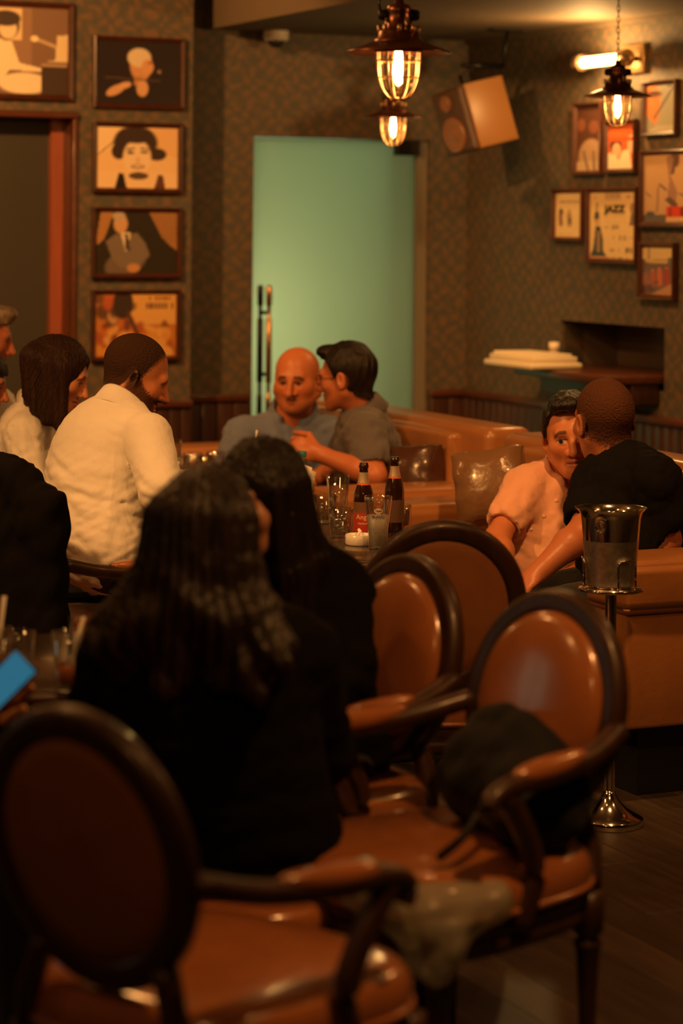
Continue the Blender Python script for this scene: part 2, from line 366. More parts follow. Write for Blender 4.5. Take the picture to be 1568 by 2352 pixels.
# unseen glowing panes, added for the pale reflection on the right armchair
win = struct(add('added_window', box_mesh('added_window', -3.60, -3.585, 4.88, 5.49, 0.95, 1.75), M['dark_wood']))
wl = emit_mat('added_pane_glow', (.60, .78, .52), 1.3)
for y0, y1 in ((4.95, 5.12), (5.25, 5.42)): add('pane', box_mesh('pane', -3.586, -3.580, y0, y1, 1.0, 1.70), wl, win)
# ceilings
struct(add('ceiling', box_mesh('ceiling', -4.5, 6.5, -2, 13.5, CEIL_HI, CEIL_HI + 0.1), M['ceil_light']))
fa = np.array([ray(490, 65)[0] * 11.18, 11.18]); FU = float((fa - C) @ dB)
SF = Frame(C, dR, -dB)
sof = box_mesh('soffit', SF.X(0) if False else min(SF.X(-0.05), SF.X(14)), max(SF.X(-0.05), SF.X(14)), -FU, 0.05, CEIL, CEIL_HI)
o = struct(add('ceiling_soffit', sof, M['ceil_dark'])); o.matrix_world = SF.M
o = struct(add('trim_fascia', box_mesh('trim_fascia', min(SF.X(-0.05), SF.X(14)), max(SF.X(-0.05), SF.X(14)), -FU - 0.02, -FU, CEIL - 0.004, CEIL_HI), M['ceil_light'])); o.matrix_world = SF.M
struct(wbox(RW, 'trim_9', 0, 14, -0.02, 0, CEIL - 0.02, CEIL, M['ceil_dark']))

# wainscot: rail and boards on each wall
def wainscot(fr, nm, u0, u1, nboards):
    r = struct(wbox(fr, 'trim_' + nm, u0, u1, -0.045, 0, RAIL - 0.015, RAIL + 0.02, M['rail_wood'], rb=0.006))
    b = struct(wbox(fr, 'baseboard_' + nm, u0, u1, -0.012, 0, 0, RAIL - 0.01, M['wainscot']))
    w = (u1 - u0) / nboards
    me = rbox_mesh('board', -w / 2 + 0.0018, w / 2 - 0.0018, -0.03, -0.010, 0.10, RAIL - 0.017, 0.005, 2); me.materials.append(M['wainscot'])
    for i in range(nboards):
        o = bpy.data.objects.new('board', me); COL.objects.link(o); o.parent = b; o.location = (fr.X(u0 + w * (i + .5)), 0, 0)
wainscot(BW, 'back', 0.0, du0 - 0.0, max(2, int(du0 / 0.07)))
wainscot(BW, 'back_side', du1 + 0.02, du1 + 1.0, 12)
wainscot(RW, 'right', 0.0, 3.2, 45)
wainscot(LW, 'left', 0.0, lu0, 10)

# frosted glass door
dr = thing('door_1', 'tall frosted glass door glowing pale green behind the far sofa', 'door'); dr['kind'] = 'structure'; dr.matrix_world = BW.M
fg = bpy.data.materials.new('frosted_door_glass'); fg.use_nodes = True; nt = fg.node_tree; nt.nodes.clear()
out = nt.nodes.new('ShaderNodeOutputMaterial'); tr = nt.nodes.new('ShaderNodeBsdfTranslucent'); tr.inputs[0].default_value = (0.82, 0.86, 0.74, 1)
pb = nt.nodes.new('ShaderNodeBsdfPrincipled'); pb.inputs['Base Color'].default_value = (0.10, 0.13, 0.11, 1); pb.inputs['Roughness'].default_value = 0.35
mx = nt.nodes.new('ShaderNodeMixShader'); mx.inputs[0].default_value = 0.25; nt.links.new(tr.outputs[0], mx.inputs[1]); nt.links.new(pb.outputs[0], mx.inputs[2]); nt.links.new(mx.outputs[0], out.inputs[0])
du0g, _ = BW.px(962, 600)
wbox(BW, 'glass_panel', du0g, du1 - 0.004, 0.055, 0.067, 0.01, DT - 0.005, fg, dr)
wbox(BW, 'door_jamb', du0, du0g, 0.03, 0.11, 0, DT, mat('door_jamb_grey', (0.20, 0.18, 0.14), 0.6), dr)
wbox(BW, 'door_closer', du0g, BW.px(915, 330)[0], 0.0, 0.055, DT - 0.075, DT - 0.002, M['black_metal'], dr)
hu, hzt = BW.px(618, 655, -0.02); hzb = 0.75; hu2, _ = BW.px(597, 655, 0.12)
def vbar(nm, u, off, z0, z1, mt, par):
    pr = [(0, z0)]
    L_ = z1 - z0
    for t, r in ((0, .013), (.16, .013), (.17, .009), (.26, .009), (.27, .0145), (.74, .0145), (.75, .009), (.84, .009), (.85, .0145), (.985, .0145), (1, .008)): pr.append((r, z0 + t * L_))
    pr.append((0, z1)); v, f = lathe_geo(pr, 14, fr_x(u), off); return add(nm, py_mesh(nm, v, f), mt, par)
fr_x = BW.X
hb = mat('bronze_handle', (0.45, 0.27, 0.14), 0.28, metal=0.85)
hd = vbar('door_handle', hu, -0.02, hzb, hzt, hb, dr); hd['label'] = 'bronze vertical pull bar'
vbar('handle_reflection_bar', BW.px(597, 655, .04)[0], 0.035, hzb, hzt, M['black_metal'], dr)  # solid dark bar stands in for the handle's reflection in the glass
for z in (hzt - 0.13, hzt - 0.42):
    v, f = sweep_geo([(fr_x(hu), -0.02, z), (fr_x(hu), 0.01, z), (fr_x(BW.px(597, 655, .04)[0]), 0.035, z)], circ(0.009, 8)); add('handle_bracket', py_mesh('handle_bracket', v, f), M['black_metal'], dr)
# room beyond the glass: pale walls lit by cool lamps
bym = mat('corridor_paint', (0.75, 0.78, 0.70), 0.8)
struct(wbox(BW, 'wall_corridor', 0.0, du1 + 0.6, 1.3, 1.4, 0, 2.6, bym)); struct(wbox(BW, 'wall_corridor_side', du1 + 0.6, du1 + 0.7, 0.12, 1.4, 0, 2.6, bym))
struct(wbox(BW, 'wall_corridor_end', -0.05, 0.02, 0.12, 1.4, 0, 2.6, bym)); struct(wbox(BW, 'ceiling_corridor', -0.05, du1 + 0.7, 0.12, 1.4, 2.6, 2.7, bym))
struct(wbox(BW, 'wall_corridor_shade_block', du0 + 0.06, du0 + 0.22, 0.22, 0.5, 0, 2.6, mat('corridor_shade_block', (0.25, 0.35, 0.33), 0.8)))  # unseen block added to darken the right side of the door glass
point('corridor_lamp', BW.pt(du1 + 0.08, 0.62, 1.15), 12.0, 0.15, (1.0, 0.98, 0.50))
point('corridor_lamp_far', BW.pt(du0 + 0.35, 0.9, 2.3), 2.2, 0.15, (0.45, 1.0, 0.72))
# ---------------------------------------------------------------- oval-back armchair (faces local +Y)
def chair_outline(n=56):
    pts = []
    for i in range(n):
        t = 2 * math.pi * i / n; c, s = math.cos(t), math.sin(t); p = 3.6
        x = math.copysign(abs(c) ** (2 / p), c); y = math.copysign(abs(s) ** (2 / p), s)
        w = 0.265 + 0.028 * y; pts.append((x * w, y * 0.255 + 0.012 * (1 - x * x) * (y > 0)))
    return pts
def make_chair():
    t = bpy.data.objects.new('oval_back_armchair', None); COL.objects.link(t); t.empty_display_size = 0.1
    ol = chair_outline()
    add('seat_rail', loft_mesh('seat_rail', ol, [(0.93, .345), (0.965, .352), (0.965, .372), (0.945, .378), (0.97, .386), (0.98, .405), (0.97, .412)]), M['dark_wood'], t)
    st = add('seat', loft_mesh('seat', ol, [(0.95, .405), (0.985, .412), (1.0, .430), (1.0, .448), (0.985, .466), (0.94, .482), (0.84, .492), (0.65, .499), (0.4, .503), (0.15, .505), (0.03, .505)]), M['leather'], t)
    v, f = sweep_geo([(x * 1.0, y * 1.0, .421) for x, y in ol], circ(.006, 8), closed=True); add('piping', py_mesh('piping', v, f), M['leather'], st)
    fl = [(0, 0), (.012, 0), (.014, .012), (.011, .03), (.013, .05), (.018, .2), (.023, .29), (.027, .298), (.027, .306), (.02, .312), (.02, .318), (.029, .324), (.031, .36), (.031, .40), (0, .40)]
    for x, y in ((-.235, .205), (.235, .205), (-.195, -.205), (.195, -.205)):
        v, f = lathe_geo(fl, 16, x, y); add('leg', py_mesh('leg', v, f), M['dark_wood'], t)
    # oval back, tilted
    tilt = math.radians(12); bc = np.array([0, -.275, .715]); ca, sa = math.cos(tilt), math.sin(tilt)
    def bp(x, z, d): # x across, z up in back plane, d forward
        return (bc[0] + x, bc[1] - z * sa + d * ca, bc[2] + z * ca + d * sa)
    N = 56; sec = [(-.024, -.014), (-.026, 0), (-.022, .016), (-.010, .021), (.002, .017), (.012, .021), (.022, .016), (.026, 0), (.022, -.014), (.01, -.019), (-.01, -.019)]
    V = []; Fc = []; m = len(sec)
    for i in range(N):
        a = 2 * math.pi * i / N; cx, cz = math.cos(a), math.sin(a)
        for q, d in sec: V.append(bp((.189 + q) * cx, (.199 + q) * cz, d))
    for i in range(N):
        j = (i + 1) % N
        for q in range(m): w = (q + 1) % m; Fc.append((i * m + q, j * m + q, j * m + w, i * m + w))
    add('back_frame', py_mesh('back_frame', V, Fc), M['dark_wood'], t)
    def pad(nm, sgn, prof, mt):
        V = []; Fc = []; n = 48
        for s, d in prof:
            for i in range(n): a = 2 * math.pi * i / n; V.append(bp(.172 * s * math.cos(a), .182 * s * math.sin(a), sgn * d))
        for k in range(len(prof) - 1):
            for i in range(n): j = (i + 1) % n; q = (k * n + i, k * n + j, (k + 1) * n + j, (k + 1) * n + i); Fc.append(q if sgn > 0 else q[::-1])
        Fc.append(tuple((len(prof) - 1) * n + i for i in range(n)) if sgn > 0 else tuple((len(prof) - 1) * n + i for i in range(n))[::-1])
        return add(nm, py_mesh(nm, V, Fc), mt, t)
    pad('back_pad', 1, [(1.0, .0), (1.0, .012), (.96, .028), (.88, .036), (.74, .043), (.55, .047), (.3, .049), (.03, .05)], M['leather'])
    pad('back_panel', -1, [(1.0, .0), (1.0, .010), (.97, .014), (.8, .017), (.4, .019), (.03, .02)], M['leather_back'])
    for s in (-1, 1):
        v, f = sweep_geo(bez([bp(s * .125, -.165, 0), (s * .155, -.245, .47), (s * .18, -.225, .40)], 8), ellsec(.022, .018, 10)); add('back_post', py_mesh('back_post', v, f), M['dark_wood'], t)
        pa = bez([bp(s * .205, -.02, .0), (s * .245, -.16, .668), (s * .272, -.03, .655), (s * .283, .085, .652), (s * .285, .135, .628), (s * .283, .125, .600)], 26)
        scl = [1 - .15 * (i / 26) for i in range(27)]
        v, f = sweep_geo(pa, ellsec(.023, .020, 12), scales=scl); arm = add('armrest', py_mesh('armrest', v, f), M['dark_wood'], t)
        pp = bez([(s * .255, -.135, .682), (s * .266, -.06, .672), (s * .277, .02, .668), (s * .281, .07, .668)], 14)
        ps = [max(.12, math.sin(math.pi * (i + .35) / 14.7) ** .55) for i in range(15)]
        v, f = sweep_geo(pp, ellsec(.027, .022, 14, 2.2), scales=ps); add('arm_pad', py_mesh('arm_pad', v, f), M['leather'], arm)
        v, f = sweep_geo(bez([(s * .283, .095, .645), (s * .275, .035, .56), (s * .268, .005, .48), (s * .262, .04, .385)], 16), ellsec(.019, .022, 12)); add('arm_post', py_mesh('arm_post', v, f), M['dark_wood'], arm)
    return t
chair0 = make_chair()
GC = 'oval-back leather armchairs'
def place_chair(first, bx, by, f, label):
    """bx,by: ground point of the oval back; f facing"""
    f = np.array(f, float); f /= np.linalg.norm(f); o = chair0 if first else copy_tree(chair0)
    p = np.array([bx, by]) + f * 0.275; o.location = (p[0], p[1], 0); o.rotation_euler = (0, 0, math.atan2(-f[0], f[1])); o.name = 'oval_back_armchair'
    tag(o, label, 'chair', GC); return o, p, f
CH = {}
CH['centre'] = place_chair(True, ray(1012, 1370)[0] * 5.95, 5.95, (-.12, .99), 'oval-back armchair turned away from camera, pushed towards the bottle table')
CH['mid'] = place_chair(False, ray(915, 1450)[0] * 5.27, 5.27, (-.83, -.56), 'oval-back armchair with glossy front, holding the seated woman in dark coat')
CH['right'] = place_chair(False, ray(1252, 1530)[0] * 4.76, 4.76, (-.78, -.63), 'empty armchair with a black bag on its seat, facing left')
CH['front'] = place_chair(False, ray(205, 1950)[0] * 3.62, 3.62, (.63, .78), 'blurred nearest armchair at bottom left corner, back to camera')
CH['jacket'] = place_chair(False, ray(30, 1280)[0] * 6.92, 6.92, (.66, .75), 'armchair under the bearded man in white shirt, jacket over its back')

# ---------------------------------------------------------------- sofas (local frame: x = u towards back, y = v along length away from camera)
def make_sofa(label, org, length, seat_d=0.62, back_t=0.20, arm_h=0.70, back_h=0.92, bot=0.2):
    t = thing('leather_sofa', label, 'sofa')
    u = -dB; v = -dR
    t.matrix_world = Matrix(((u[0], v[0], 0, org[0]), (u[1], v[1], 0, org[1]), (0, 0, 1, 0), (0, 0, 0, 1)))
    D = seat_d + back_t; L = length; aw = 0.20
    add('base', rbox_mesh('base', 0.02, D, 0.02, L - 0.02, bot, 0.34, .012), M['sofa'], t)
    n = 2; cw = (L - 2 * aw) / n
    for i in range(n):
        add('seat_cushion', rbox_mesh('seat_cushion', -0.005, seat_d + 0.02, aw + i * cw + .004, aw + (i + 1) * cw - .004, .335, .445, .035, 4, puff=.02), M['sofa'], t)
        add('back_cushion', rbox_mesh('back_cushion', seat_d - 0.05, seat_d + 0.10, aw + i * cw + .003, aw + (i + 1) * cw - .003, .43, back_h - .035, .04, 4, puff=.015), M['sofa'], t)
    add('backrest', rbox_mesh('backrest', seat_d, D, 0.0, L, bot, back_h, .04, 4), M['sofa'], t)
    for y0 in (0, L - aw):
        a = add('arm', rbox_mesh('arm', 0.0, seat_d + 0.02, y0, y0 + aw, bot, arm_h - .14, .012), M['sofa'], t)
        add('arm_bolster', rbox_mesh('arm_bolster', -0.015, seat_d + 0.04, y0 - .018, y0 + aw + .012, arm_h - .155, arm_h, .06, 5, puff=.008), M['sofa'], a)
    add('plinth', box_mesh('plinth', .10, D - .05, .10, L - .10, 0, bot + .005), M['black'], t)
    return t
SR_ORG = np.array([0.78, 6.89]) + (-dB) * 0.05
sofaR = make_sofa('tan leather sofa with big bolster arm behind the ice bucket stand', SR_ORG, 1.68, seat_d=0.50, back_t=0.2, bot=.215)
FS_B = np.array([0.553, 8.80]); FS_ORG = FS_B - (-dB) * 0.62
sofaF = make_sofa('tan leather sofa in front of frosted door, seating two men', FS_ORG, 1.95, seat_d=0.60, back_t=0.2, arm_h=.712, bot=.16)

# ---------------------------------------------------------------- tables
TZ = 0.70
def make_table(label, cx, cy, lx, ly, rz):
    t = thing('dark_wood_table', label, 'table', (cx, cy, 0), rz, 'dark wood bar tables')
    top = add('table_top', rbox_mesh('table_top', -lx / 2, lx / 2, -ly / 2, ly / 2, TZ - .035, TZ, .006, 2), M['table_wood'], t)
    v, f = sweep_geo([(-lx / 2, -ly / 2, TZ - .018), (lx / 2, -ly / 2, TZ - .018), (lx / 2, ly / 2, TZ - .018), (-lx / 2, ly / 2, TZ - .018)], ellsec(.004, .012, 8), closed=True); add('edge_band', py_mesh('edge_band', v, f), M['dark_wood'], top)
    add('column', lathe_mesh('column', [(0, .03), (.05, .03), (.045, .06), (.035, .1), (.035, .6), (.06, .64), (.12, TZ - .036), (0, TZ - .036)], 16), M['black_metal'], t)
    add('foot', lathe_mesh('foot', [(0, 0), (.2, 0), (.2, .012), (.06, .03), (0, .03)], 24), M['black_metal'], t); return t
TR = math.atan2(-(-dR)[0], (-dR)[1])
T1 = np.array([0.12, 6.89]) + (-dR) * 0.46
make_table('dark table with bottles, glasses and ashtray beyond the centre armchair', T1[0], T1[1], .72, .92, TR)
T2 = np.array([0.12, 6.89]) + (-dR) * (0.92 + .01 + .80) + dB * 0.06
make_table('dark table with short tumblers between bearded man and far sofa', T2[0], T2[1], .72, 1.5, TR)
T3 = np.array([-0.74, 5.25])
make_table('dark table with iced drink beside the woman seen from behind', T3[0], T3[1], .66, .70, .1)
# stool that carries the woman seen from behind
stl = thing('round_stool', 'round leather stool under the woman seen from behind', 'stool', (ray(575, 2000)[0] * 4.55, 4.55, 0))
add('seat', lathe_mesh('seat', [(0, .34), (.17, .34), (.185, .36), (.185, .39), (.17, .405), (0, .41)], 28), M['leather'], stl)
for a in range(4):
    c_, s_ = math.cos(a * math.pi / 2 + .6), math.sin(a * math.pi / 2 + .6); v, f = sweep_geo([(c_ * .12, s_ * .12, .345), (c_ * .16, s_ * .16, 0)], circ(.014, 8)); add('leg', py_mesh('leg', v, f), M['dark_wood'], stl)

# ---------------------------------------------------------------- ice bucket on floor stand
bk = W(1398, 1885, 6.70); bkx, bky = bk[0], bk[1]
stn = thing('ice_bucket_stand', 'polished metal floor stand with round base beside the sofa arm', 'stand', (bkx, bky, 0))
Hb = W(1392, 1348, 6.70)[2]
add('base', lathe_mesh('base', [(0, 0), (.094, 0), (.096, .004), (.096, .018), (.093, .022), (.075, .030), (.05, .045), (.03, .065), (.018, .085), (.0155, .095), (0, .095)], 48), M['chrome'], stn)
add('pole', lathe_mesh('pole', [(.0155, .09), (.0155, Hb - .012)], 24), M['chrome'], stn)
hold = add('holder_plate', lathe_mesh('holder_plate', [(0, Hb - .016), (.02, Hb - .016), (.075, Hb - .012), (.088, Hb - .010), (.091, Hb - .004), (.088, Hb), (0, Hb)], 40), M['chrome'], stn)
def wire(nm, pts, r, mt, par, n=20): v, f = sweep_geo(bez(pts, n), circ(r, 8)); return add(nm, py_mesh(nm, v, f), mt, par)
for k in range(3):
    a0 = math.radians(-62 + 120 * k); pts = []
    for da, z in ((-.36, 0), (-.36, .05), (-.34, .072), (-.2, .08), (.2, .08), (.34, .072), (.36, .05), (.36, 0)):
        rr = .081; pts.append((rr * math.cos(a0 + da), rr * math.sin(a0 + da), Hb + z))
    wire('holder_loop', pts, .0032, M['chrome'], hold, 30)
bt = W(1392, 1166, 6.70)[2] - Hb
buc = thing('ice_bucket', 'shiny flared champagne bucket half frosted, resting in its stand', 'bucket', (bkx - .002, bky, Hb))
add('body', lathe_mesh('body', [(0, .001), (.062, .001), (.066, .006), (.071, .06), (.0765, bt * .55), (.083, bt * .88), (.088, bt * .95), (.099, bt), (.100, bt + .001), (.0975, bt - .001), (.086, bt * .95), (.081, bt * .88), (.074, bt * .5), (.063, .01), (0, .008)], 56), M['chrome'], buc)
add('frost_band', lathe_mesh('frost_band', [(.0669, .008), (.0718, .06), (.0772, bt * .56), (.0778, bt * .60)], 56), M['satin'], buc)
for k in range(2):
    a0 = math.radians(-115 + 180 * k); z = bt * .80; rr = .0835; pp = []
    for j in range(13):
        q = 2 * math.pi * j / 12; pp.append(((rr + .006 + .004 * math.cos(q)) * math.cos(a0 + .14 * math.sin(q)), (rr + .006) * math.sin(a0 + .14 * math.sin(q)), z + .016 * math.cos(q)))
    wire('ring_handle', pp, .0028, M['chrome'], buc, 24)

# ---------------------------------------------------------------- pendant lamps
def make_pendant():
    t = bpy.data.objects.new('cage_pendant_lamp', None); COL.objects.link(t)   # origin at shade rim centre
    add('shade', lathe_mesh('shade', [(.128, -.001), (.131, .001), (.128, .004), (.105, .012), (.075, .024), (.062, .028), (.060, .026), (.075, .020), (.105, .008), (.128, -.001)], 56), M['copper'], t)
    h = add('housing', lathe_mesh('housing', [(.060, .0), (.062, .026), (.060, .034), (.052, .036), (.050, .052), (.046, .056), (.030, .060), (.028, .100), (.030, .104), (.028, .118), (.012, .124), (.010, .14), (0, .14)], 32), M['copper'], t)
    for k in range(8):
        a = 2 * math.pi * k / 8; add('bolt', lathe_mesh('bolt', [(0, 0), (.005, 0), (.005, .018), (0, .018)], 8), M['brass_wire'], h, (.049 * math.cos(a) * 1.0, .049 * math.sin(a), .05))
    for k in range(4):
        a = 2 * math.pi * k / 4 + .5; add('rod', lathe_mesh('rod', [(0, 0), (.003, 0), (.003, .03), (0, .03)], 8), M['brass_wire'], h, (.036 * math.cos(a), .036 * math.sin(a), .056))
    for s in (-1, 1):
        v, f = lathe_geo([(0, -.016), (.013, -.016), (.016, -.006), (.013, .012), (.007, .016), (0, .016)], 14); v = [(s * .036 + z * s, x * .9, y + .094) for x, y, z in v]
        add('gland', py_mesh('gland', v, f), M['black_metal'], h)
    add('glass_jar', lathe_mesh('glass_jar', [(.044, .0), (.0445, -.04), (.041, -.066), (.031, -.085), (.016, -.095), (0, -.098)], 32), M['lamp_glass'], t)
    add('bulb', lathe_mesh('bulb', [(.012, .02), (.013, 0), (.022, -.02), (.025, -.045), (.021, -.068), (.011, -.083), (0, -.087)], 24), M['lamp_glass'], t)
    add('filament', lathe_mesh('filament', [(0, .012), (.0085, .010), (.0125, -.03), (.0115, -.055), (.006, -.074), (0, -.078)], 16), M['filament'], t)
    cg = add('cage_ring', lathe_mesh('cage_ring', [(.0545, -.018), (.0565, -.020), (.0545, -.022), (.0525, -.020), (.0545, -.018)], 40), M['brass_wire'], t)
    for r, z in ((.051, -.062), (.018, -.1135)):
        add('cage_ring', lathe_mesh('cage_ring', [(r - .002, z), (r, z + .002), (r + .002, z), (r, z - .002), (r - .002, z)], 40), M['brass_wire'], t)
    for k in range(8):
        a = 2 * math.pi * (k + .3) / 8; ca, sa = math.cos(a), math.sin(a)
        pts = [(r * ca, r * sa, z) for r, z in ((.056, .012), (.0545, -.02), (.051, -.062), (.041, -.092), (.028, -.108), (.017, -.1135))]
        wire('cage_bar', pts, .0026, M['brass_wire'], t, 16)
    return t
M['filament'] = emit_mat('glowing_filament', (1.0, 0.72, 0.36), 28)
GP = 'caged copper pendant lamps'
pend0 = make_pendant(); pend0.name = 'cage_pendant_lamp'
def chain(par, z0, z1, px, py):
    n = int((z1 - z0) / .021)
    for i in range(n):
        z = z0 + .021 * i; pts = []
        for q in range(13):
            a = 2 * math.pi * q / 12; x = .0055 * math.cos(a); dz = .0135 * math.sin(a); pts.append((x, 0, z + .0105 + dz) if i % 2 else (0, x, z + .0105 + dz))
        v, f = sweep_geo(pts[:-1], circ(.0017, 6), closed=True, up=(.3, .5, .8)); add('chain_link', py_mesh('chain_link', v, f), M['black_metal'], par)
def pendant(first, pxx, pxy, Y, label, power, ceil, use_chain):
    o = pend0 if first else copy_tree(pend0); p = W(pxx, pxy, Y); o.location = p; tag(o, label, 'lamp', GP)
    point('pendant_bulb_light', p + np.array([0, 0, -.035]), power, .016, (1.0, .50, .15))
    return o, p
pn, pnp = pendant(False, 915, 122, 6.0, 'large nearest cage pendant lamp hanging at top centre', 14, 3.05, 0)
pf, pfp = pendant(False, 903, 272, 10.3, 'smaller cage pendant lamp hanging just under the nearest one', 7, 2.56, 0)
pr, prp = pendant(True, 1418, 222, 9.3, 'cage pendant lamp on black chain before the right wall pictures', 7, 2.56, 1)
def cord(par, z0, z1, dx=-.02):
    v, f = sweep_geo(bez([(-.045, 0, .10), (-.045 + dx * .2, 0, .13), (-.03, 0, .17), (-.004, 0, .26), (0, 0, z1)], 30), circ(.0035, 6)); add('cord', py_mesh('cord', v, f), M['black_metal'], par)
    v, f = sweep_geo([(0, 0, .135), (0, 0, z1)], circ(.003, 6)); add('suspension_rod', py_mesh('suspension_rod', v, f), M['black_metal'], par)
cord(pn, .1, CEIL_HI - pnp[2]); chain(pr, .14, CEIL - prp[2], 0, 0)
v, f = sweep_geo([(0, 0, .135), (0, 0, CEIL - pfp[2])], circ(.004, 6)); add('suspension_rod', py_mesh('suspension_rod', v, f), M['black_metal'], pf)

# ---------------------------------------------------------------- wall light on the right wall
u0, z1 = RW.px(1352, 118); u1, _ = RW.px(1488, 112); _, z0 = RW.px(1420, 172)
zc = (z0 + z1) / 2
ws = thing('wall_light', 'glowing tube wall light on square plate above the right wall pictures', 'lamp'); ws.matrix_world = RW.M
um = u1 - .10
wbox(RW, 'back_plate', um - .09, u1 - .002, -.022, -.002, zc - .062, zc + .062, mat('brushed_brass_plate', (.55, .38, .2), .3, metal=.7), ws, rb=.004)
def hbar(nm, ua, ub, prof, mt, off=-.085):
    V = []; Fc = []; n = 20; m = len(prof)
    for i in range(n):
        a = 2 * math.pi * i / n
        for t, r in prof: V.append((RW.X(ua + (ub - ua) * t), off + r * math.cos(a), zc + r * math.sin(a)))
    for i in range(n):
        j = (i + 1) % n
        for k in range(m - 1): Fc.append((i * m + k, j * m + k, j * m + k + 1, i * m + k + 1))
    return add(nm, py_mesh(nm, V, Fc), mt, ws)
ub0 = u0 + .05
hbar('glowing_tube', ub0 + .05, u1 - .09, [(0, 0), (0, .024), (1, .024), (1, 0)], emit_mat('glowing_tube', (1.0, .62, .24), 14))
hbar('glass_sleeve', ub0 + .04, u1 - .08, [(0, .036), (1, .036)], M['lamp_glass'])
for a_, b_ in ((ub0 - .02, ub0 + .045), (u1 - .085, u1 - .03)): hbar('end_cap', a_, b_, [(0, 0), (0, .024), (.3, .036), (.55, .03), (.8, .038), (1, .038), (1, 0)], mat('cap_brass', (.6, .42, .25), .25, metal=.8))
v, f = sweep_geo([(RW.X(u1 - .06), -.085, zc), (RW.X(u1 - .06), -.02, zc)], circ(.012, 10)); add('bracket_arm', py_mesh('bracket_arm', v, f), M['copper'], ws)
_p = RW.pt((ub0 + u1) / 2, -.16, zc); point('wall_tube_light', _p, 20, .03, (1.0, .52, .16))

# ---------------------------------------------------------------- loudspeaker on ceiling bracket
sp0 = W(1090, 268, 11.0); fwd = np.array([-.80, -.55, -.22]); fwd /= np.linalg.norm(fwd); upv = np.array([-.26, .02, .97]); sd = np.cross(fwd, upv); sd /= np.linalg.norm(sd); upv = np.cross(sd, fwd)
spk = thing('loudspeaker', 'cream cabinet loudspeaker tilted down from the corner ceiling', 'speaker'); spk.matrix_world = Matrix(((sd[0], fwd[0], upv[0], sp0[0]), (sd[1], fwd[1], upv[1], sp0[1]), (sd[2], fwd[2], upv[2], sp0[2]), (0, 0, 0, 1)))
add('cabinet', rbox_mesh('cabinet', -.115, .115, -.125, .10, -.15, .15, .006, 2), mat('cream_cabinet', (.27, .125, .04), .42), spk)
add('grille', rbox_mesh('grille', -.112, .112, .10, .135, -.147, .147, .02, 3), mat('speaker_grille', (.10, .06, .045), .35, bump=((260, 260, 260), .5)), spk)
for z, r in ((-.06, .075), (.085, .035)):
    v, f = lathe_geo([(0, .012), (r * .3, .012), (r * .45, 0), (r * .85, .008), (r, .010), (r * 1.08, .004), (r * 1.08, -.002)], 28); v = [(x, .1365 + zz, y + z) for x, y, zz in v]; add('driver_cone', py_mesh('driver_cone', v, f), mat('driver_cone', (.30, .15, .08), .3, coat=.3), spk)
br = add('bracket', py_mesh('bracket', *join_geo([box_geo(-.015, .015, -.02, .02, .148, .20)]), smooth=False), M['black_metal'], spk)
sbk = thing('speaker_bracket', 'black metal bracket arm on the soffit above the loudspeaker', 'bracket')
bpA = sp0 + upv * .195
v, f = sweep_geo([bpA, bpA + np.array([.06, .03, .05]), W(1155, 152, 11.05), W(1060, 150, 10.95)], ellsec(.012, .012, 8)); add('arm', py_mesh('arm', v, f), M['black_metal'], sbk)
pA = W(1155, 152, 11.05); v, f = sweep_geo([pA, np.array([pA[0] + .02, pA[1], CEIL])], ellsec(.018, .008, 8)); add('drop_bar', py_mesh('drop_bar', v, f), M['black_metal'], sbk)
v, f = box_geo(pA[0] - .05, pA[0] + .09, pA[1] - .05, pA[1] + .05, CEIL - .012, CEIL - .001); add('mount_plate', py_mesh('mount_plate', v, f, False), M['black_metal'], sbk)

# ---------------------------------------------------------------- dome camera
cu, cz = BW.px(630, 66, -.08); cp = BW.pt(cu, -.10, CEIL)
dc = thing('dome_security_camera', 'white dome security camera on the soffit above the frosted door', 'camera', (cp[0], cp[1], CEIL))
add('housing', lathe_mesh('housing', [(0, -.001), (.058, -.001), (.060, -.006), (.058, -.042), (.050, -.048), (0, -.048)], 32), M['white_plastic'], dc)
add('dome', lathe_mesh('dome', [(.036, -.047), (.035, -.06), (.027, -.073), (.014, -.080), (0, -.082)], 24), M['black'], dc)

# ---------------------------------------------------------------- shelf at the hatch with tray
su0 = hu0 + .03; su1 = hu1 - .02; _, sz = RW.px(1400, 868)
sz = hz0 + .03
sh = thing('hatch_shelf', 'dark red wooden shelf jutting from the wall hatch', 'shelf'); sh.matrix_world = RW.M
wbox(RW, 'shelf_board', su0, su1, -.26, .28, sz, sz + .035, M['rail_wood'], sh, rb=.006)
wbox(RW, 'shelf_apron', su0 + .03, su1 - .01, -.14, -.005, sz - .09, sz - .001, M['dark_wood'], sh, rb=.004)
tr = thing('cream_tray', 'cream ribbed tray lying across the hatch shelf', 'tray'); tr.matrix_world = RW.M
wbox(RW, 'tray_base', su0 - .10, su0 + .34, -.36, -.10, sz + .036, sz + .064, M['cream'], tr, rb=.010)
wbox(RW, 'tray_lid', su0 - .08, su0 + .32, -.34, -.115, sz + .064, sz + .090, M['cream'], tr, rb=.006)
rib = rbox_mesh('rib', -.010, .010, -.325, -.13, sz + .088, sz + .102, .004, 2); rib.materials.append(M['cream'])
for i in range(13): o = bpy.data.objects.new('rib', rib); COL.objects.link(o); o.parent = tr; o.location = (RW.X(su0 - .06 + i * .029), 0, 0)
sg = RW.pt(su0 + .05, -.08, sz + .036); sgl = thing('small_jar', 'small pale jar standing behind the cream tray', 'jar', sg)
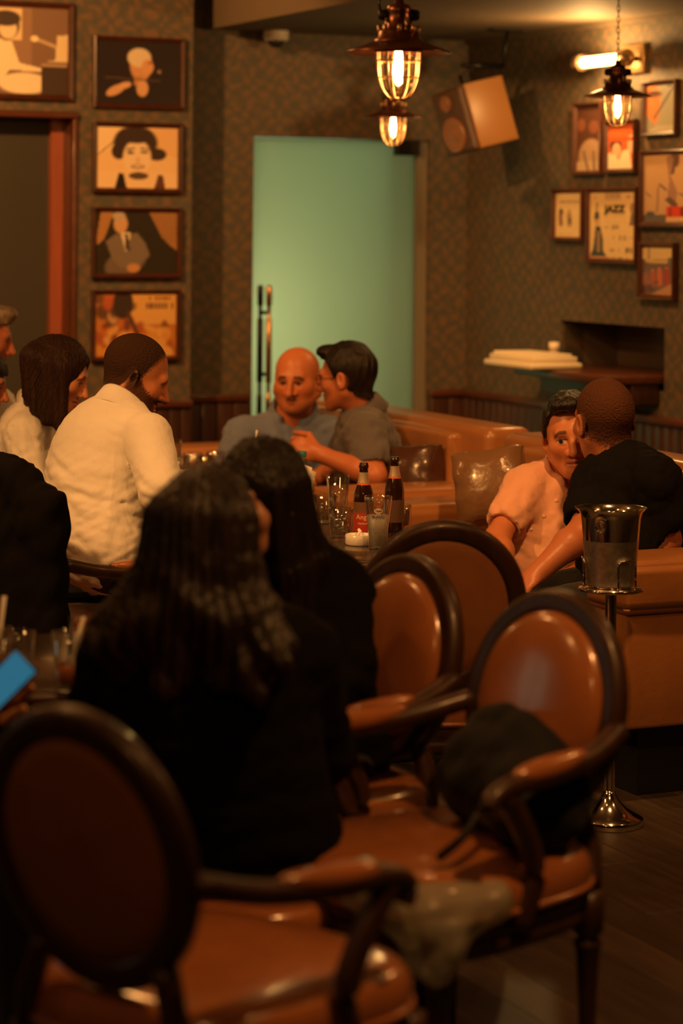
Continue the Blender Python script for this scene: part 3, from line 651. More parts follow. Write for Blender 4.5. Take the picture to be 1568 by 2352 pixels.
add('jar_body', lathe_mesh('jar_body', [(0, 0), (.022, 0), (.024, .01), (.022, .075), (.018, .082), (0, .082)], 16), mat('pale_jar', (.45, .36, .26), .3), sgl); add('lid', lathe_mesh('lid', [(.0245, .080), (.0245, .105), (0, .107)], 16), M['cream'], sgl)
# ---------------------------------------------------------------- framed prints (flat print as vertex colours on the sheet)
class Art:
    def __init__(s, w, h, bg):
        s.w, s.h = w, h; s.x, s.y = np.meshgrid((np.arange(w) + .5) / w, (np.arange(h) + .5) / h); s.c = np.zeros((h, w, 3)); s.c[:] = bg; s.asp = w / h
    def mix(s, a, col): s.c += (np.array(col) - s.c) * a[..., None]; return s
    def ell(s, cx, cy, rx, ry, col, rot=0, soft=.15, op=1):
        dx, dy = (s.x - cx) * s.asp, s.y - cy; c, n = math.cos(rot), math.sin(rot); a = (dx * c + dy * n) / (rx * s.asp); b = (-dx * n + dy * c) / ry
        return s.mix(np.clip((1 - np.sqrt(a * a + b * b)) / soft + .5, 0, 1) * op, col)
    def poly(s, pts, col, op=1):
        ins = np.zeros_like(s.x, bool); n = len(pts)
        for i in range(n):
            (x1, y1), (x2, y2) = pts[i], pts[(i + 1) % n]
            if y1 == y2: continue
            ins ^= ((s.y < y1) != (s.y < y2)) & (s.x < (x2 - x1) * (s.y - y1) / (y2 - y1) + x1)
        return s.mix(ins * float(op), col)
    def rect(s, x0, y0, x1, y1, col, op=1): return s.poly([(x0, y0), (x1, y0), (x1, y1), (x0, y1)], col, op)
    def line(s, x0, y0, x1, y1, wd, col):
        dx, dy = (x1 - x0) * s.asp, y1 - y0; L2 = dx * dx + dy * dy; t = np.clip((((s.x - x0) * s.asp) * dx + (s.y - y0) * dy) / L2, 0, 1)
        d = np.hypot((s.x - x0) * s.asp - t * dx, s.y - y0 - t * dy); return s.mix(np.clip((wd - d) / (wd * .5) + .5, 0, 1), col)
    def grad(s, c0, c1): s.c[:] = np.array(c0) + (np.array(c1) - np.array(c0)) * s.y[..., None]; return s
    def blobs(s, n, area, r, cols, seed):
        g = np.random.default_rng(seed)
        for _ in range(n):
            s.ell(g.uniform(area[0], area[2]), g.uniform(area[1], area[3]), g.uniform(r[0], r[1]), g.uniform(r[0], r[1]) * 1.3, cols[g.integers(len(cols))], g.uniform(0, 3), .5, .85)
        return s
    def text(s, x, y, w, h, col, seed=0, word=None):
        g = np.random.default_rng(seed); n = max(3, int(w * 30))
        for i in range(n):
            if g.random() < .8: s.rect(x + w * i / n, y - h / 2 * g.uniform(.7, 1), x + w * (i + .7) / n, y + h / 2, col, .95)
        return s
    def mesh(s, name, W_, H_):
        xs = np.linspace(-W_ / 2, W_ / 2, s.w); zs = np.linspace(-H_ / 2, H_ / 2, s.h); X, Z = np.meshgrid(xs, zs); V = np.stack([X, np.zeros_like(X), Z], -1).reshape(-1, 3)
        i = np.arange(s.w * s.h).reshape(s.h, s.w); Q = np.stack([i[:-1, :-1], i[:-1, 1:], i[1:, 1:], i[1:, :-1]], -1).reshape(-1, 4)
        return np_mesh(name, V, Q, False, np.clip(s.c.reshape(-1, 3), 0, 1))
CR = (.86, .74, .52); BK = (.02, .015, .012); SK = (.55, .30, .17)
def art_piano():
    a = Art(90, 86, (.22, .14, .10)); a.rect(0, .35, .62, 1, (.30, .19, .13)); a.rect(0, .62, .52, .98, (.75, .60, .38)); a.ell(.36, .78, .14, .16, (.10, .07, .05)); a.ell(.38, .74, .09, .11, (.80, .66, .44)); a.ell(.36, .86, .15, .09, (.07, .05, .04))
    a.poly([(.25, .62), (.42, .6), (.5, .36), (.75, .30), (.76, .26), (.4, .28), (.3, .1), (.2, .1)], (.85, .74, .52)); a.ell(.55, .13, .26, .12, (.84, .74, .55)); a.rect(.72, .0, 1, .33, (.06, .04, .03)); a.poly([(.72, .38), (.86, .40), (.88, .68), (1.0, .7), (1.0, .38)], (.74, .62, .40)); a.line(.66, .64, .86, .56, .018, (.55, .42, .26)); a.ell(.65, .64, .04, .035, (.85, .74, .5)); a.rect(.72, .33, .98, .36, (.4, .28, .18)); return a
def art_flute():
    a = Art(84, 66, (.025, .018, .02)); a.ell(.52, .62, .13, .24, (.62, .33, .17)); a.ell(.50, .74, .14, .15, (.72, .62, .45)); a.ell(.60, .60, .07, .12, (.66, .36, .18)); a.poly([(.62, .66), (.68, .58), (.62, .55)], (.66, .36, .18)); a.ell(.63, .66, .03, .015, (.15, .07, .04)); a.rect(.44, .3, .55, .45, (.5, .26, .13))
    a.ell(.54, .26, .07, .13, (.66, .40, .22)); a.ell(.22, .22, .12, .07, (.64, .38, .2), .5); a.ell(.33, .30, .08, .05, (.7, .42, .24), .3); a.line(.1, .42, .75, .38, .008, (.12, .08, .07)); a.ell(.74, .53, .025, .03, (.3, .2, .14)); return a
def art_smile():
    a = Art(84, 66, (.86, .62, .34)); a.poly([(0, .5), (.3, .75), (.3, 1), (0, 1)], (.9, .72, .45)); a.poly([(.7, 1), (.74, .6), (1, .5), (1, 1)], (.82, .55, .28)); a.line(0, .52, .25, .8, .01, (.3, .18, .1))
    a.ell(.47, .74, .27, .27, (.05, .03, .025)); a.ell(.27, .6, .09, .13, (.05, .03, .025)); a.ell(.73, .56, .12, .1, (.05, .03, .025)); a.ell(.49, .50, .17, .29, (.88, .70, .46)); a.ell(.47, .86, .22, .13, (.05, .03, .025)); a.ell(.41, .58, .045, .02, BK); a.ell(.58, .59, .045, .02, BK); a.line(.37, .63, .45, .65, .012, BK); a.line(.54, .65, .63, .64, .012, BK); a.ell(.50, .46, .03, .05, (.75, .52, .32)); a.ell(.50, .36, .085, .035, (.35, .15, .1)); a.ell(.50, .37, .06, .015, (.95, .85, .7))
    a.poly([(0, .0), (0, .28), (.35, .3), (.42, .18), (.6, .18), (.68, .3), (1, .25), (1, 0)], (.88, .66, .40)); a.ell(.51, .21, .12, .06, (.12, .07, .05)); a.poly([(.22, 0), (.27, .26), (.33, .24), (.37, 0)], BK); a.poly([(.7, 0), (.75, .24), (.81, .22), (.84, 0)], (.12, .05, .04)); return a
def art_suit():
    a = Art(84, 66, (.03, .025, .018)); a.poly([(0, .45), (.06, 1), (.22, 1), (.1, .55)], (.42, .22, .09)); a.poly([(.64, 1), (1, 1), (1, .35), (.8, .6)], (.38, .20, .08))
    for i in range(5): a.line(.7 + i * .06, 1, .86 + i * .035, .5, .006, (.2, .1, .045))
    a.ell(.36, .18, .26, .2, (.16, .125, .10), .4); a.poly([(.12, .52), (.24, .64), (.5, .66), (.6, .5), (.66, .3), (.5, .12), (.3, .1), (.2, .25)], (.20, .16, .13)); a.poly([(.30, .66), (.42, .66), (.40, .4), (.36, .36)], (.75, .66, .5)); a.poly([(.35, .64), (.39, .64), (.42, .36), (.36, .4)], (.07, .05, .05)); a.ell(.30, .80, .085, .15, (.62, .38, .2)); a.ell(.28, .92, .08, .07, (.5, .42, .32)); a.ell(.46, .10, .08, .07, (.55, .28, .13)); return a
def art_crowd():
    a = Art(84, 66, (.50, .20, .05)); a.rect(.42, .52, 1, 1, (.72, .42, .14)); a.blobs(46, (0, 0, 1, .5), (.03, .09), [(.65, .30, .07), (.16, .05, .03), (.38, .10, .04), (.72, .42, .14), (.55, .12, .04)], 3)
    a.blobs(16, (0, .5, .45, 1), (.04, .1), [(.12, .06, .04), (.5, .12, .05), (.62, .38, .2), (.06, .04, .035)], 5); a.ell(.34, .85, .12, .25, (.05, .035, .03)); a.line(.4, .7, .52, .35, .03, (.09, .05, .04)); a.text(.66, .92, .27, .075, (.3, .14, .05), 2); a.text(.58, .80, .38, .085, (.16, .09, .05), 4); return a
def art_tall():
    a = Art(36, 76, (.10, .04, .025)); a.ell(.2, .72, .16, .1, (.25, .09, .05)); a.ell(.7, .68, .2, .1, (.22, .08, .05)); a.ell(.6, .22, .5, .28, (.45, .30, .19)); a.rect(0, 0, 1, .16, (.55, .40, .26)); a.line(.3, .3, .5, 0, .02, (.2, .12, .08)); a.line(.7, .3, .75, 0, .02, (.2, .12, .08)); return a
def art_duo():
    a = Art(44, 60, (.62, .13, .04)); a.ell(.3, .52, .22, .16, (.10, .04, .03)); a.ell(.33, .42, .16, .16, (.75, .45, .28)); a.poly([(0, 0), (0, .38), (.3, .32), (.4, .2), (.55, .4), (.8, .44), (.9, 0)], (.80, .72, .52)); a.ell(.85, .55, .12, .2, (.72, .45, .3)); a.rect(.0, .62, 1, .7, (.55, .10, .03)); return a
def art_face():
    a = Art(48, 74, (.33, .33, .26)); a.ell(.18, .58, .32, .48, (.60, .22, .08)); a.ell(.25, .80, .3, .07, (.20, .06, .03)); a.ell(.3, .82, .16, .03, (.05, .03, .03)); a.line(.3, .3, .95, .95, .025, (.16, .13, .12)); a.rect(.0, .0, 1, .14, (.42, .40, .30)); a.poly([(.0, .0), (.0, .4), (.35, .12)], (.28, .28, .23)); a.ell(.8, .95, .1, .02, (.1, .09, .08)); return a
def art_tower():
    a = Art(66, 84, (.50, .33, .18)); a.grad((.46, .30, .18), (.52, .34, .18)); a.poly([(.52, 1), (.66, 1), (.64, .82), (.58, .8), (.56, .70), (.50, .70), (.44, .96), (.5, .96)], (.13, .07, .06)); a.poly([(.42, .95), (.55, .95), (.50, .68), (.62, .45), (.60, .26), (.52, .22), (.44, .34), (.48, .60)], (.30, .18, .14)); a.poly([(.40, .34), (.5, .38), (.64, .26), (.56, .2)], (.12, .07, .06))
    a.line(.28, .52, .26, .16, .012, (.24, .15, .12)); a.line(.3, .56, .42, .48, .014, (.12, .08, .07)); a.line(.66, .42, .95, .32, .012, (.15, .1, .09)); a.line(.06, .44, .14, .38, .01, (.2, .13, .1)); a.rect(.42, .08, 1, .24, (.55, .05, .025)); a.ell(.72, .16, .05, .07, (.18, .03, .02)); a.ell(.5, .15, .03, .08, (.25, .04, .02)); a.rect(0, 0, .42, .12, (.11, .10, .10)); a.ell(.14, .13, .08, .04, (.08, .07, .07)); a.rect(.42, 0, 1, .085, (.55, .38, .22)); return a
def art_smallposter():
    a = Art(42, 62, (.85, .66, .36)); a.text(.14, .80, .8, .05, (.25, .15, .09), 3); a.ell(.22, .56, .08, .09, (.07, .04, .03)); a.line(.2, .5, .22, .3, .05, (.30, .14, .07)); a.ell(.52, .56, .08, .08, (.6, .42, .22)); a.line(.52, .5, .54, .3, .06, (.42, .28, .15)); a.ell(.55, .38, .05, .07, (.12, .07, .05)); a.text(.08, .06, .6, .03, (.6, .4, .2), 4)
    for i in range(5): a.rect(.66, .2 + i * .07, .94, .215 + i * .07, (.74, .55, .28))
    return a
def art_jazz():
    a = Art(66, 96, (.80, .60, .30)); a.rect(.33, .88, .68, .985, (.62, .44, .24)); a.text(.36, .94, .3, .06, (.42, .26, .14), 8); a.text(.05, .91, .22, .03, (.5, .32, .17), 9); a.text(.75, .92, .24, .05, (.5, .28, .16), 10)
    a.line(.17, .83, .16, .74, .012, (.16, .10, .07)); a.ell(.165, .63, .055, .09, (.07, .055, .05)); a.poly([(.14, .49), (.24, .49), (.30, .30), (.30, .14), (.38, .04), (.02, .04), (.09, .16)], (.045, .045, .045)); a.rect(.17, .1, .235, .42, (.36, .22, .13)); a.ell(.18, .55, .05, .05, (.62, .38, .22))
    a.poly([(.86, .5), (1, .5), (1, .8), (.95, .82), (.9, .7)], (.20, .13, .10)); a.ell(.93, .75, .06, .08, (.34, .20, .14))
    for i in range(3): a.rect(.34, .60 - i * .035, .8, .61 - i * .035, (.68, .49, .25))
    a.text(.33, .475, .12, .035, (.5, .34, .18), 11); a.text(.5, .475, .23, .075, (.20, .12, .08), 12); a.text(.41, .32, .14, .045, (.45, .3, .16), 13); a.text(.62, .315, .2, .08, (.24, .15, .09), 14); a.text(.88, .32, .07, .03, (.45, .3, .16), 15); a.text(.45, .135, .22, .05, (.22, .14, .09), 16); a.text(.75, .135, .18, .085, (.15, .09, .06), 17); a.text(.5, .02, .34, .03, (.25, .16, .1), 18); a.rect(0, 0, .46, .04, (.6, .3, .15)); return a
def art_band():
    a = Art(48, 74, (.16, .11, .10)); a.rect(0, .74, 1, 1, (.70, .55, .28)); a.rect(.18, .72, .26, 1, (.35, .26, .2)); a.poly([(.1, .68), (.3, .66), (.85, .67), (.85, .73), (.1, .74)], (.62, .45, .22)); a.rect(.82, .68, 1, .78, (.14, .17, .16))
    for i, (x, y) in enumerate(((.34, .5), (.55, .54), (.78, .56))): a.ell(x, y, .05, .04, (.55, .22, .12)); a.line(x, y - .05, x + .02, y - .3, .05, ((.42, .10, .06), (.55, .14, .07), (.36, .05, .04))[i])
    a.poly([(.25, .0), (1, .28), (1, 0)], (.45, .25, .15)); a.ell(.12, .3, .1, .18, (.28, .14, .12)); a.blobs(10, (0, 0, .4, .3), (.04, .1), [(.1, .05, .05), (.3, .12, .08)], 2); return a
def text_mesh(s, size, depth=.0006, bold=0.0):
    cu = bpy.data.curves.new('t', 'FONT'); cu.offset = bold; cu.body = s; cu.size = size; cu.extrude = depth; cu.align_x = 'CENTER'; cu.align_y = 'CENTER'; cu.resolution_u = 3
    o = bpy.data.objects.new('t', cu); COL.objects.link(o); dg = bpy.context.evaluated_depsgraph_get(); me = bpy.data.meshes.new_from_object(o.evaluated_get(dg)); bpy.data.objects.remove(o); return me
M['ink'] = mat('black_ink', (.03, .022, .018), .6)
M['cream_ink'] = mat('cream_ink', (.80, .62, .4), .6)
def picture(fr, x0, y0, x1, y1, x2, y2, art, label, fw=.022, dep=.03):
    """(x0,y0) top-left, (x1,y1) top-right, (x2,y2) bottom-left in the photo"""
    ua, za = fr.px(x0, y0, -dep); ub, zb = fr.px(x1, y1, -dep); _, zc_ = fr.px(x2, y2, -dep)
    um = (ua + ub) / 2; W_ = abs(ub - ua); zt = (za + zb) / 2; zbm = zc_ + (zb - za) / 2; H_ = zt - zbm; zm = (zt + zbm) / 2
    p = fr.pt(um, 0, zm); t = thing('framed_picture', label, 'picture', p); d = fr.M.copy(); d.translation = Vector(p); t.matrix_world = d
    mw, mh = W_ / 2 - fw / 2, H_ / 2 - fw / 2; half = fw / 2
    prof = [(-half, -.004), (-half, -dep), (-half * .4, -dep - .004), (half * .2, -dep + .002), (half * .6, -dep + .006), (half, -dep + .012), (half, -.004)]
    names = []
    for nm, (ax, az), ln in (('frame_rail', (0, 1), mw), ('frame_rail', (0, -1), mw), ('frame_stile', (-1, 0), mh), ('frame_stile', (1, 0), mh)):
        V = []; n = len(prof)
        for e in (-1, 1):
            for q, y in prof:  # q<0 outer, q>0 inner
                off = -q
                if az: V.append(((ln + off) * e, y, az * (mh + off)))
                else: V.append((ax * (mw + off), y, (ln + off) * e))
        Fc = [(k, (k + 1) % n, n + (k + 1) % n, n + k) for k in range(n)] + [tuple(range(n)), tuple(range(2 * n - 1, n - 1, -1))]
        me = py_mesh(nm, V, Fc, False); bm = bmesh.new(); bm.from_mesh(me); bmesh.ops.recalc_face_normals(bm, faces=bm.faces); bm.to_mesh(me); bm.free(); add(nm, me, M['frame_wood'], t)
    pw, ph = W_ - 2 * fw + .004, H_ - 2 * fw + .004
    pr_ = add('print', art.mesh('print', pw, ph), M['art'], t, (0, -dep + .014, 0)); add('backing', box_mesh('backing', -mw, mw, -.012, -.003, -mh, mh), M['dark_wood'], t)
    return t, pr_, pw, ph
picture(LW, -78, -2, 172, 7, -80, 226, art_piano(), 'framed sepia print of a seated pianist at top left corner', fw=.026)
picture(LW, 217, 78, 427, 92, 213, 244, art_flute(), 'framed dark print of grey-haired flute player')
picture(LW, 216, 275, 422, 288, 213, 438, art_smile(), 'framed sepia portrait of smiling dark-haired woman')
picture(LW, 214, 474, 420, 479, 211, 638, art_suit(), 'framed print of a man in grey suit with curtains')
picture(LW, 213, 664, 417, 668, 210, 828, art_crowd(), 'framed orange crowd print behind the bearded man', fw=.020)
picture(RW, 1314, 240, 1378, 232, 1319, 404, art_tall(), 'tall narrow framed brown print left of the hanging lamp', fw=.02)
picture(RW, 1385, 282, 1456, 268, 1388, 403, art_duo(), 'framed red and white print just below the hanging lamp', fw=.02)
picture(RW, 1471, 188, 1550, 180, 1474, 314, art_face(), 'framed print with orange face on grey, top right', fw=.02)
_, pr4, pw4, ph4 = picture(RW, 1466, 348, 1604, 338, 1467, 523, art_tower(), 'large framed poster with red base cut by right photo edge', fw=.022)
picture(RW, 1265, 437, 1335, 431, 1268, 556, art_smallposter(), 'small framed cream poster with two figures, leftmost on right wall', fw=.02)
_, pr6, pw6, ph6 = picture(RW, 1343, 432, 1459, 429, 1343, 604, art_jazz(), 'framed cream jazz concert poster on the right wall', fw=.022)
picture(RW, 1463, 556, 1546, 558, 1461, 686, art_band(), 'small framed band poster, lowest on the right wall', fw=.022)
me = text_mesh('JAZZ', ph6 * .20, .0006, .0022); co = np.array([v.co[:] for v in me.vertices]); dx, dy = np.ptp(co[:, 0]), np.ptp(co[:, 1])
t = add('lettering', me, M['ink'], pr6, (pw6 * .06, -.003, ph6 * .245), (math.pi / 2, 0, 0)); t.scale = (.46 * pw6 / dx, .145 * ph6 / dy, 1)
t = add('lettering', text_mesh('CL ABLU', ph4 * .075), M['cream_ink'], pr4, (pw4 * .20, -.003, -ph4 * .455), (math.pi / 2, 0, 0))
# ---------------------------------------------------------------- signed distance modelling
def nrm(v): v = np.array(v, float); return v / (np.linalg.norm(v) + 1e-12)
class SDF:
    def __init__(s, lo, hi, h):
        s.lo = np.array(lo, float); s.h = h; s.n = np.ceil((np.array(hi, float) - s.lo) / h).astype(int) + 1; s.D = np.full(s.n, 1.0, np.float32)
        s.ax = [(s.lo[i] + h * np.arange(s.n[i])).astype(np.float32) for i in range(3)]
    def sub(s, lo, hi):
        sl = []
        for i in range(3):
            a = int(max(0, math.floor((lo[i] - s.lo[i]) / s.h))); b = int(min(s.n[i], math.ceil((hi[i] - s.lo[i]) / s.h) + 1)); sl.append(slice(a, max(a, b)))
        return tuple(sl)
    def op(s, fn, lo, hi, k, mode='u', m=.03):
        lo = np.array(lo) - m - k; hi = np.array(hi) + m + k; sl = s.sub(lo, hi)
        X = s.ax[0][sl[0]][:, None, None]; Y = s.ax[1][sl[1]][None, :, None]; Z = s.ax[2][sl[2]][None, None, :]
        if X.size * Y.size * Z.size == 0: return
        d = fn(X, Y, Z); D = s.D[sl]
        if mode == 'u':
            h = np.clip(.5 + .5 * (D - d) / k, 0, 1); s.D[sl] = D + (d - D) * h - k * h * (1 - h)
        else:
            d = -d; h = np.clip(.5 - .5 * (D - d) / k, 0, 1); s.D[sl] = D + (d - D) * h + k * h * (1 - h)
    def cone(s, a, b, ra, rb, k=.02, mode='u'):
        a = np.array(a, float); b = np.array(b, float); ba = b - a; L2 = float(ba @ ba) + 1e-12
        def fn(X, Y, Z):
            px, py, pz = X - a[0], Y - a[1], Z - a[2]; t = np.clip((px * ba[0] + py * ba[1] + pz * ba[2]) / L2, 0, 1)
            return np.sqrt((px - t * ba[0]) ** 2 + (py - t * ba[1]) ** 2 + (pz - t * ba[2]) ** 2) - (ra + (rb - ra) * t)
        r = max(ra, rb); s.op(fn, np.minimum(a, b) - r, np.maximum(a, b) + r, k, mode); return s
    def ell(s, c, r, R=None, k=.02, mode='u'):
        c = np.array(c, float); r = np.array(r, float); R = np.eye(3) if R is None else np.array(R, float)
        def fn(X, Y, Z):
            px, py, pz = X - c[0], Y - c[1], Z - c[2]; k0 = 0; k1 = 0
            for i in range(3):
                q = px * R[i, 0] + py * R[i, 1] + pz * R[i, 2]; k0 = k0 + (q / r[i]) ** 2; k1 = k1 + (q / r[i] ** 2) ** 2
            k0 = np.sqrt(k0); return k0 * (k0 - 1) / (np.sqrt(k1) + 1e-6)
        e = np.abs(R.T) @ r; s.op(fn, c - e, c + e, k, mode); return s
    def half(s, p, n, k=.004):
        """keep the side where (x-p).n < 0"""
        p = np.array(p, float); n = nrm(n)
        d = ((s.ax[0] - p[0]) * n[0])[:, None, None] + ((s.ax[1] - p[1]) * n[1])[None, :, None] + ((s.ax[2] - p[2]) * n[2])[None, None, :]
        h = np.clip(.5 - .5 * (s.D - d) / k, 0, 1); s.D = s.D + (d - s.D) * h + k * h * (1 - h); return s
    def disp(s, fn):
        X, Y, Z = s.ax[0][:, None, None], s.ax[1][None, :, None], s.ax[2][None, None, :]
        m = np.abs(s.D) < .05; d = np.broadcast_to(fn(X, Y, Z), s.D.shape); s.D = np.where(m, s.D + d, s.D).astype(np.float32); return s
    def mesh(s):
        D = s.D; I = D < 0; n = np.array(D.shape) - 1
        cnt = np.zeros(n, np.int8)
        for a in (0, 1):
            for b in (0, 1):
                for c in (0, 1): cnt += I[a:n[0] + a, b:n[1] + b, c:n[2] + c]
        act = (cnt > 0) & (cnt < 8); idx = np.argwhere(act); im = np.full(n, -1, np.int32); im[act] = np.arange(len(idx))
        cor = [(a, b, c) for a in (0, 1) for b in (0, 1) for c in (0, 1)]
        val = np.stack([D[idx[:, 0] + a, idx[:, 1] + b, idx[:, 2] + c] for a, b, c in cor], 1).astype(np.float64)
        val = np.clip(val, -.5, .5)
        P = np.zeros((len(idx), 3)); w = np.zeros(len(idx)); ca = np.array(cor, float)
        for i in range(8):
            for j in range(i + 1, 8):
                if np.abs(ca[i] - ca[j]).sum() != 1: continue
                a, b = val[:, i], val[:, j]; m = (a < 0) != (b < 0); t = np.where(m, a / np.where(a == b, 1, a - b), 0)
                P += m[:, None] * (ca[i] + (ca[j] - ca[i]) * t[:, None]); w += m
        V = (idx + P / w[:, None]) * s.h + s.lo; Qs = []
        for ax in range(3):
            o1, o2 = [(1, 2), (2, 0), (0, 1)][ax]; sh = [slice(None)] * 3; sa = list(sh); sb = list(sh); sa[ax] = slice(0, -1); sb[ax] = slice(1, None)
            ch = I[tuple(sa)] != I[tuple(sb)]; e = np.argwhere(ch); ok = (e[:, o1] > 0) & (e[:, o2] > 0) & (e[:, o1] < n[o1]) & (e[:, o2] < n[o2]); e = e[ok]
            d1 = np.zeros(3, int); d1[o1] = 1; d2 = np.zeros(3, int); d2[o2] = 1; g = lambda q: im[q[:, 0], q[:, 1], q[:, 2]]
            q = np.stack([g(e - d1 - d2), g(e - d2), g(e), g(e - d1)], 1); ins = I[e[:, 0], e[:, 1], e[:, 2]]; q[~ins] = q[~ins][:, ::-1]; Qs.append(q)
        Q = np.concatenate(Qs); Q = Q[(Q >= 0).all(1)]; return V, Q
def folds2(a1, a2, seed, stretch=(.6, .6, 1.4)):
    f, g = folds(42, a1, seed, stretch), folds(115, a2, seed + 100, stretch)
    return lambda X, Y, Z: f(X, Y, Z) + g(X, Y, Z)
def folds(scale, amp, seed, stretch=(1, 1, 1)):
    g = np.random.default_rng(seed); ks = []
    for i in range(5):
        v = g.normal(size=3) * np.array(stretch); v /= np.linalg.norm(v); ks.append((v * scale * g.uniform(.7, 1.5), g.normal(size=3) * scale * .45, g.uniform(0, 6.28), g.uniform(.5, 1)))
    tot = sum(k[3] for k in ks)
    def fn(X, Y, Z):
        r = 0
        for v, w, ph, a in ks:
            q = np.sin(X * v[0] + Y * v[1] + Z * v[2] + ph + 1.7 * np.sin(X * w[0] + Y * w[1] + Z * w[2] + ph * 2)); r = r + a * (1 - 2 * np.abs(q)) 
        return (amp / tot * r).astype(np.float32)
    return fn

# ---------------------------------------------------------------- heads
def basis(f, up):
    f = nrm(f); up = np.array(up, float); x = nrm(np.cross(f, up)); u = np.cross(x, f); return np.stack([x, f, u], 1)  # columns: local x (person's right), y (forward), z (up)
HL_Y = [-.2, -.09, -.05, 0.0, .012, .03, .05, .075, .2]; 
def hairline(kind):
    if kind == 'receding': return [-.085, -.078, -.06, -.03, .0, .05, .085, .10, .14]
    return [-.095, -.085, -.065, -.03, -.02, .035, .060, .072, .09]
def head_mesh(hd, neck_local, h=.0035):
    fat = hd.get('fat', 0.0); s = SDF((-.13, -.16, -.30), (.13, .15, .15), h)
    s.ell((0, -.014, .034), (.077 + fat * .35, .098, .089), k=.02)
    s.ell((0, .028, -.028), (.062 + fat * .5, .066, .082 + fat * .2), k=.03)
    s.cone((-.050 - fat * .6, .0, -.045), (-.02, .066, -.088), .024 + fat * .5, .020 + fat * .3, .025); s.cone((.050 + fat * .6, .0, -.045), (.02, .066, -.088), .024 + fat * .5, .020 + fat * .3, .025)
    s.ell((0, .072, -.094), (.024, .020, .018), k=.02)
    s.cone((-.034, .079, .026), (.034, .079, .026), .0145, .0145, .02)
    for x in (-1, 1):
        s.ell((x * .043, .058, -.018), (.026 + fat * .3, .026, .022 + fat * .3), k=.025)
        s.ell((x * .031, .100, .003), (.017, .015, .012), k=.012, mode='s')
        s.ell((x * .031, .0765, .003), (.0145, .0125, .0105), k=.004)
        s.cone((x * .020, .086, .0115), (x * .042, .082, .0095), .0035, .0035, .004)
        s.cone((x * .022, .087, -.005), (x * .040, .083, -.005), .003, .003, .004)
        er = np.array([[math.cos(.35), x * -math.sin(.35), 0], [x * math.sin(.35), math.cos(.35), 0], [0, 0, 1]])
        s.ell((x * .083, -.012, -.002), (.007, .019, .032), er, k=.006); s.ell((x * .0905, -.006, .002), (.006, .010, .019), er, k=.004, mode='s'); s.ell((x * .080, -.004, -.028), (.008, .009, .010), k=.006)
    nb = hd.get('nose', 1.0)
    s.cone((0, .090, .016), (0, .090 + .026 * nb, -.030), .008, .0115 * nb, .012)
    for x in (-1, 1): s.ell((x * .0135 * nb, .098, -.034), (.010, .012, .009), k=.008); s.ell((x * .007, .106, -.042), (.0045, .006, .003), k=.003, mode='s')
    s.cone((-.020, .082, -.0570), (0, .093, -.0555), .0055, .0075, .006); s.cone((.020, .082, -.0570), (0, .093, -.0555), .0055, .0075, .006)
    s.cone((-.017, .082, -.0690), (0, .091, -.0705), .0065, .0085, .006); s.cone((.017, .082, -.0690), (0, .091, -.0705), .0065, .0085, .006)
    s.cone((-.024, .087, -.063), (0, .101, -.0625), .0022, .0025, .003, 's'); s.cone((.024, .087, -.063), (0, .101, -.0625), .0022, .0025, .003, 's')
    s.cone((0, -.022, -.04), neck_local, .052 + fat * .5, hd.get('neck_r', .058) + fat * .5, .03)
    if hd.get('beard'): s.ell((0, .055, -.088), (.05, .045, .035), k=.02)
    V, Q = s.mesh(); col = head_color(V, hd); return V, Q, col
def sm(a, b, x): t = np.clip((x - a) / (b - a), 0, 1); return t * t * (3 - 2 * t)
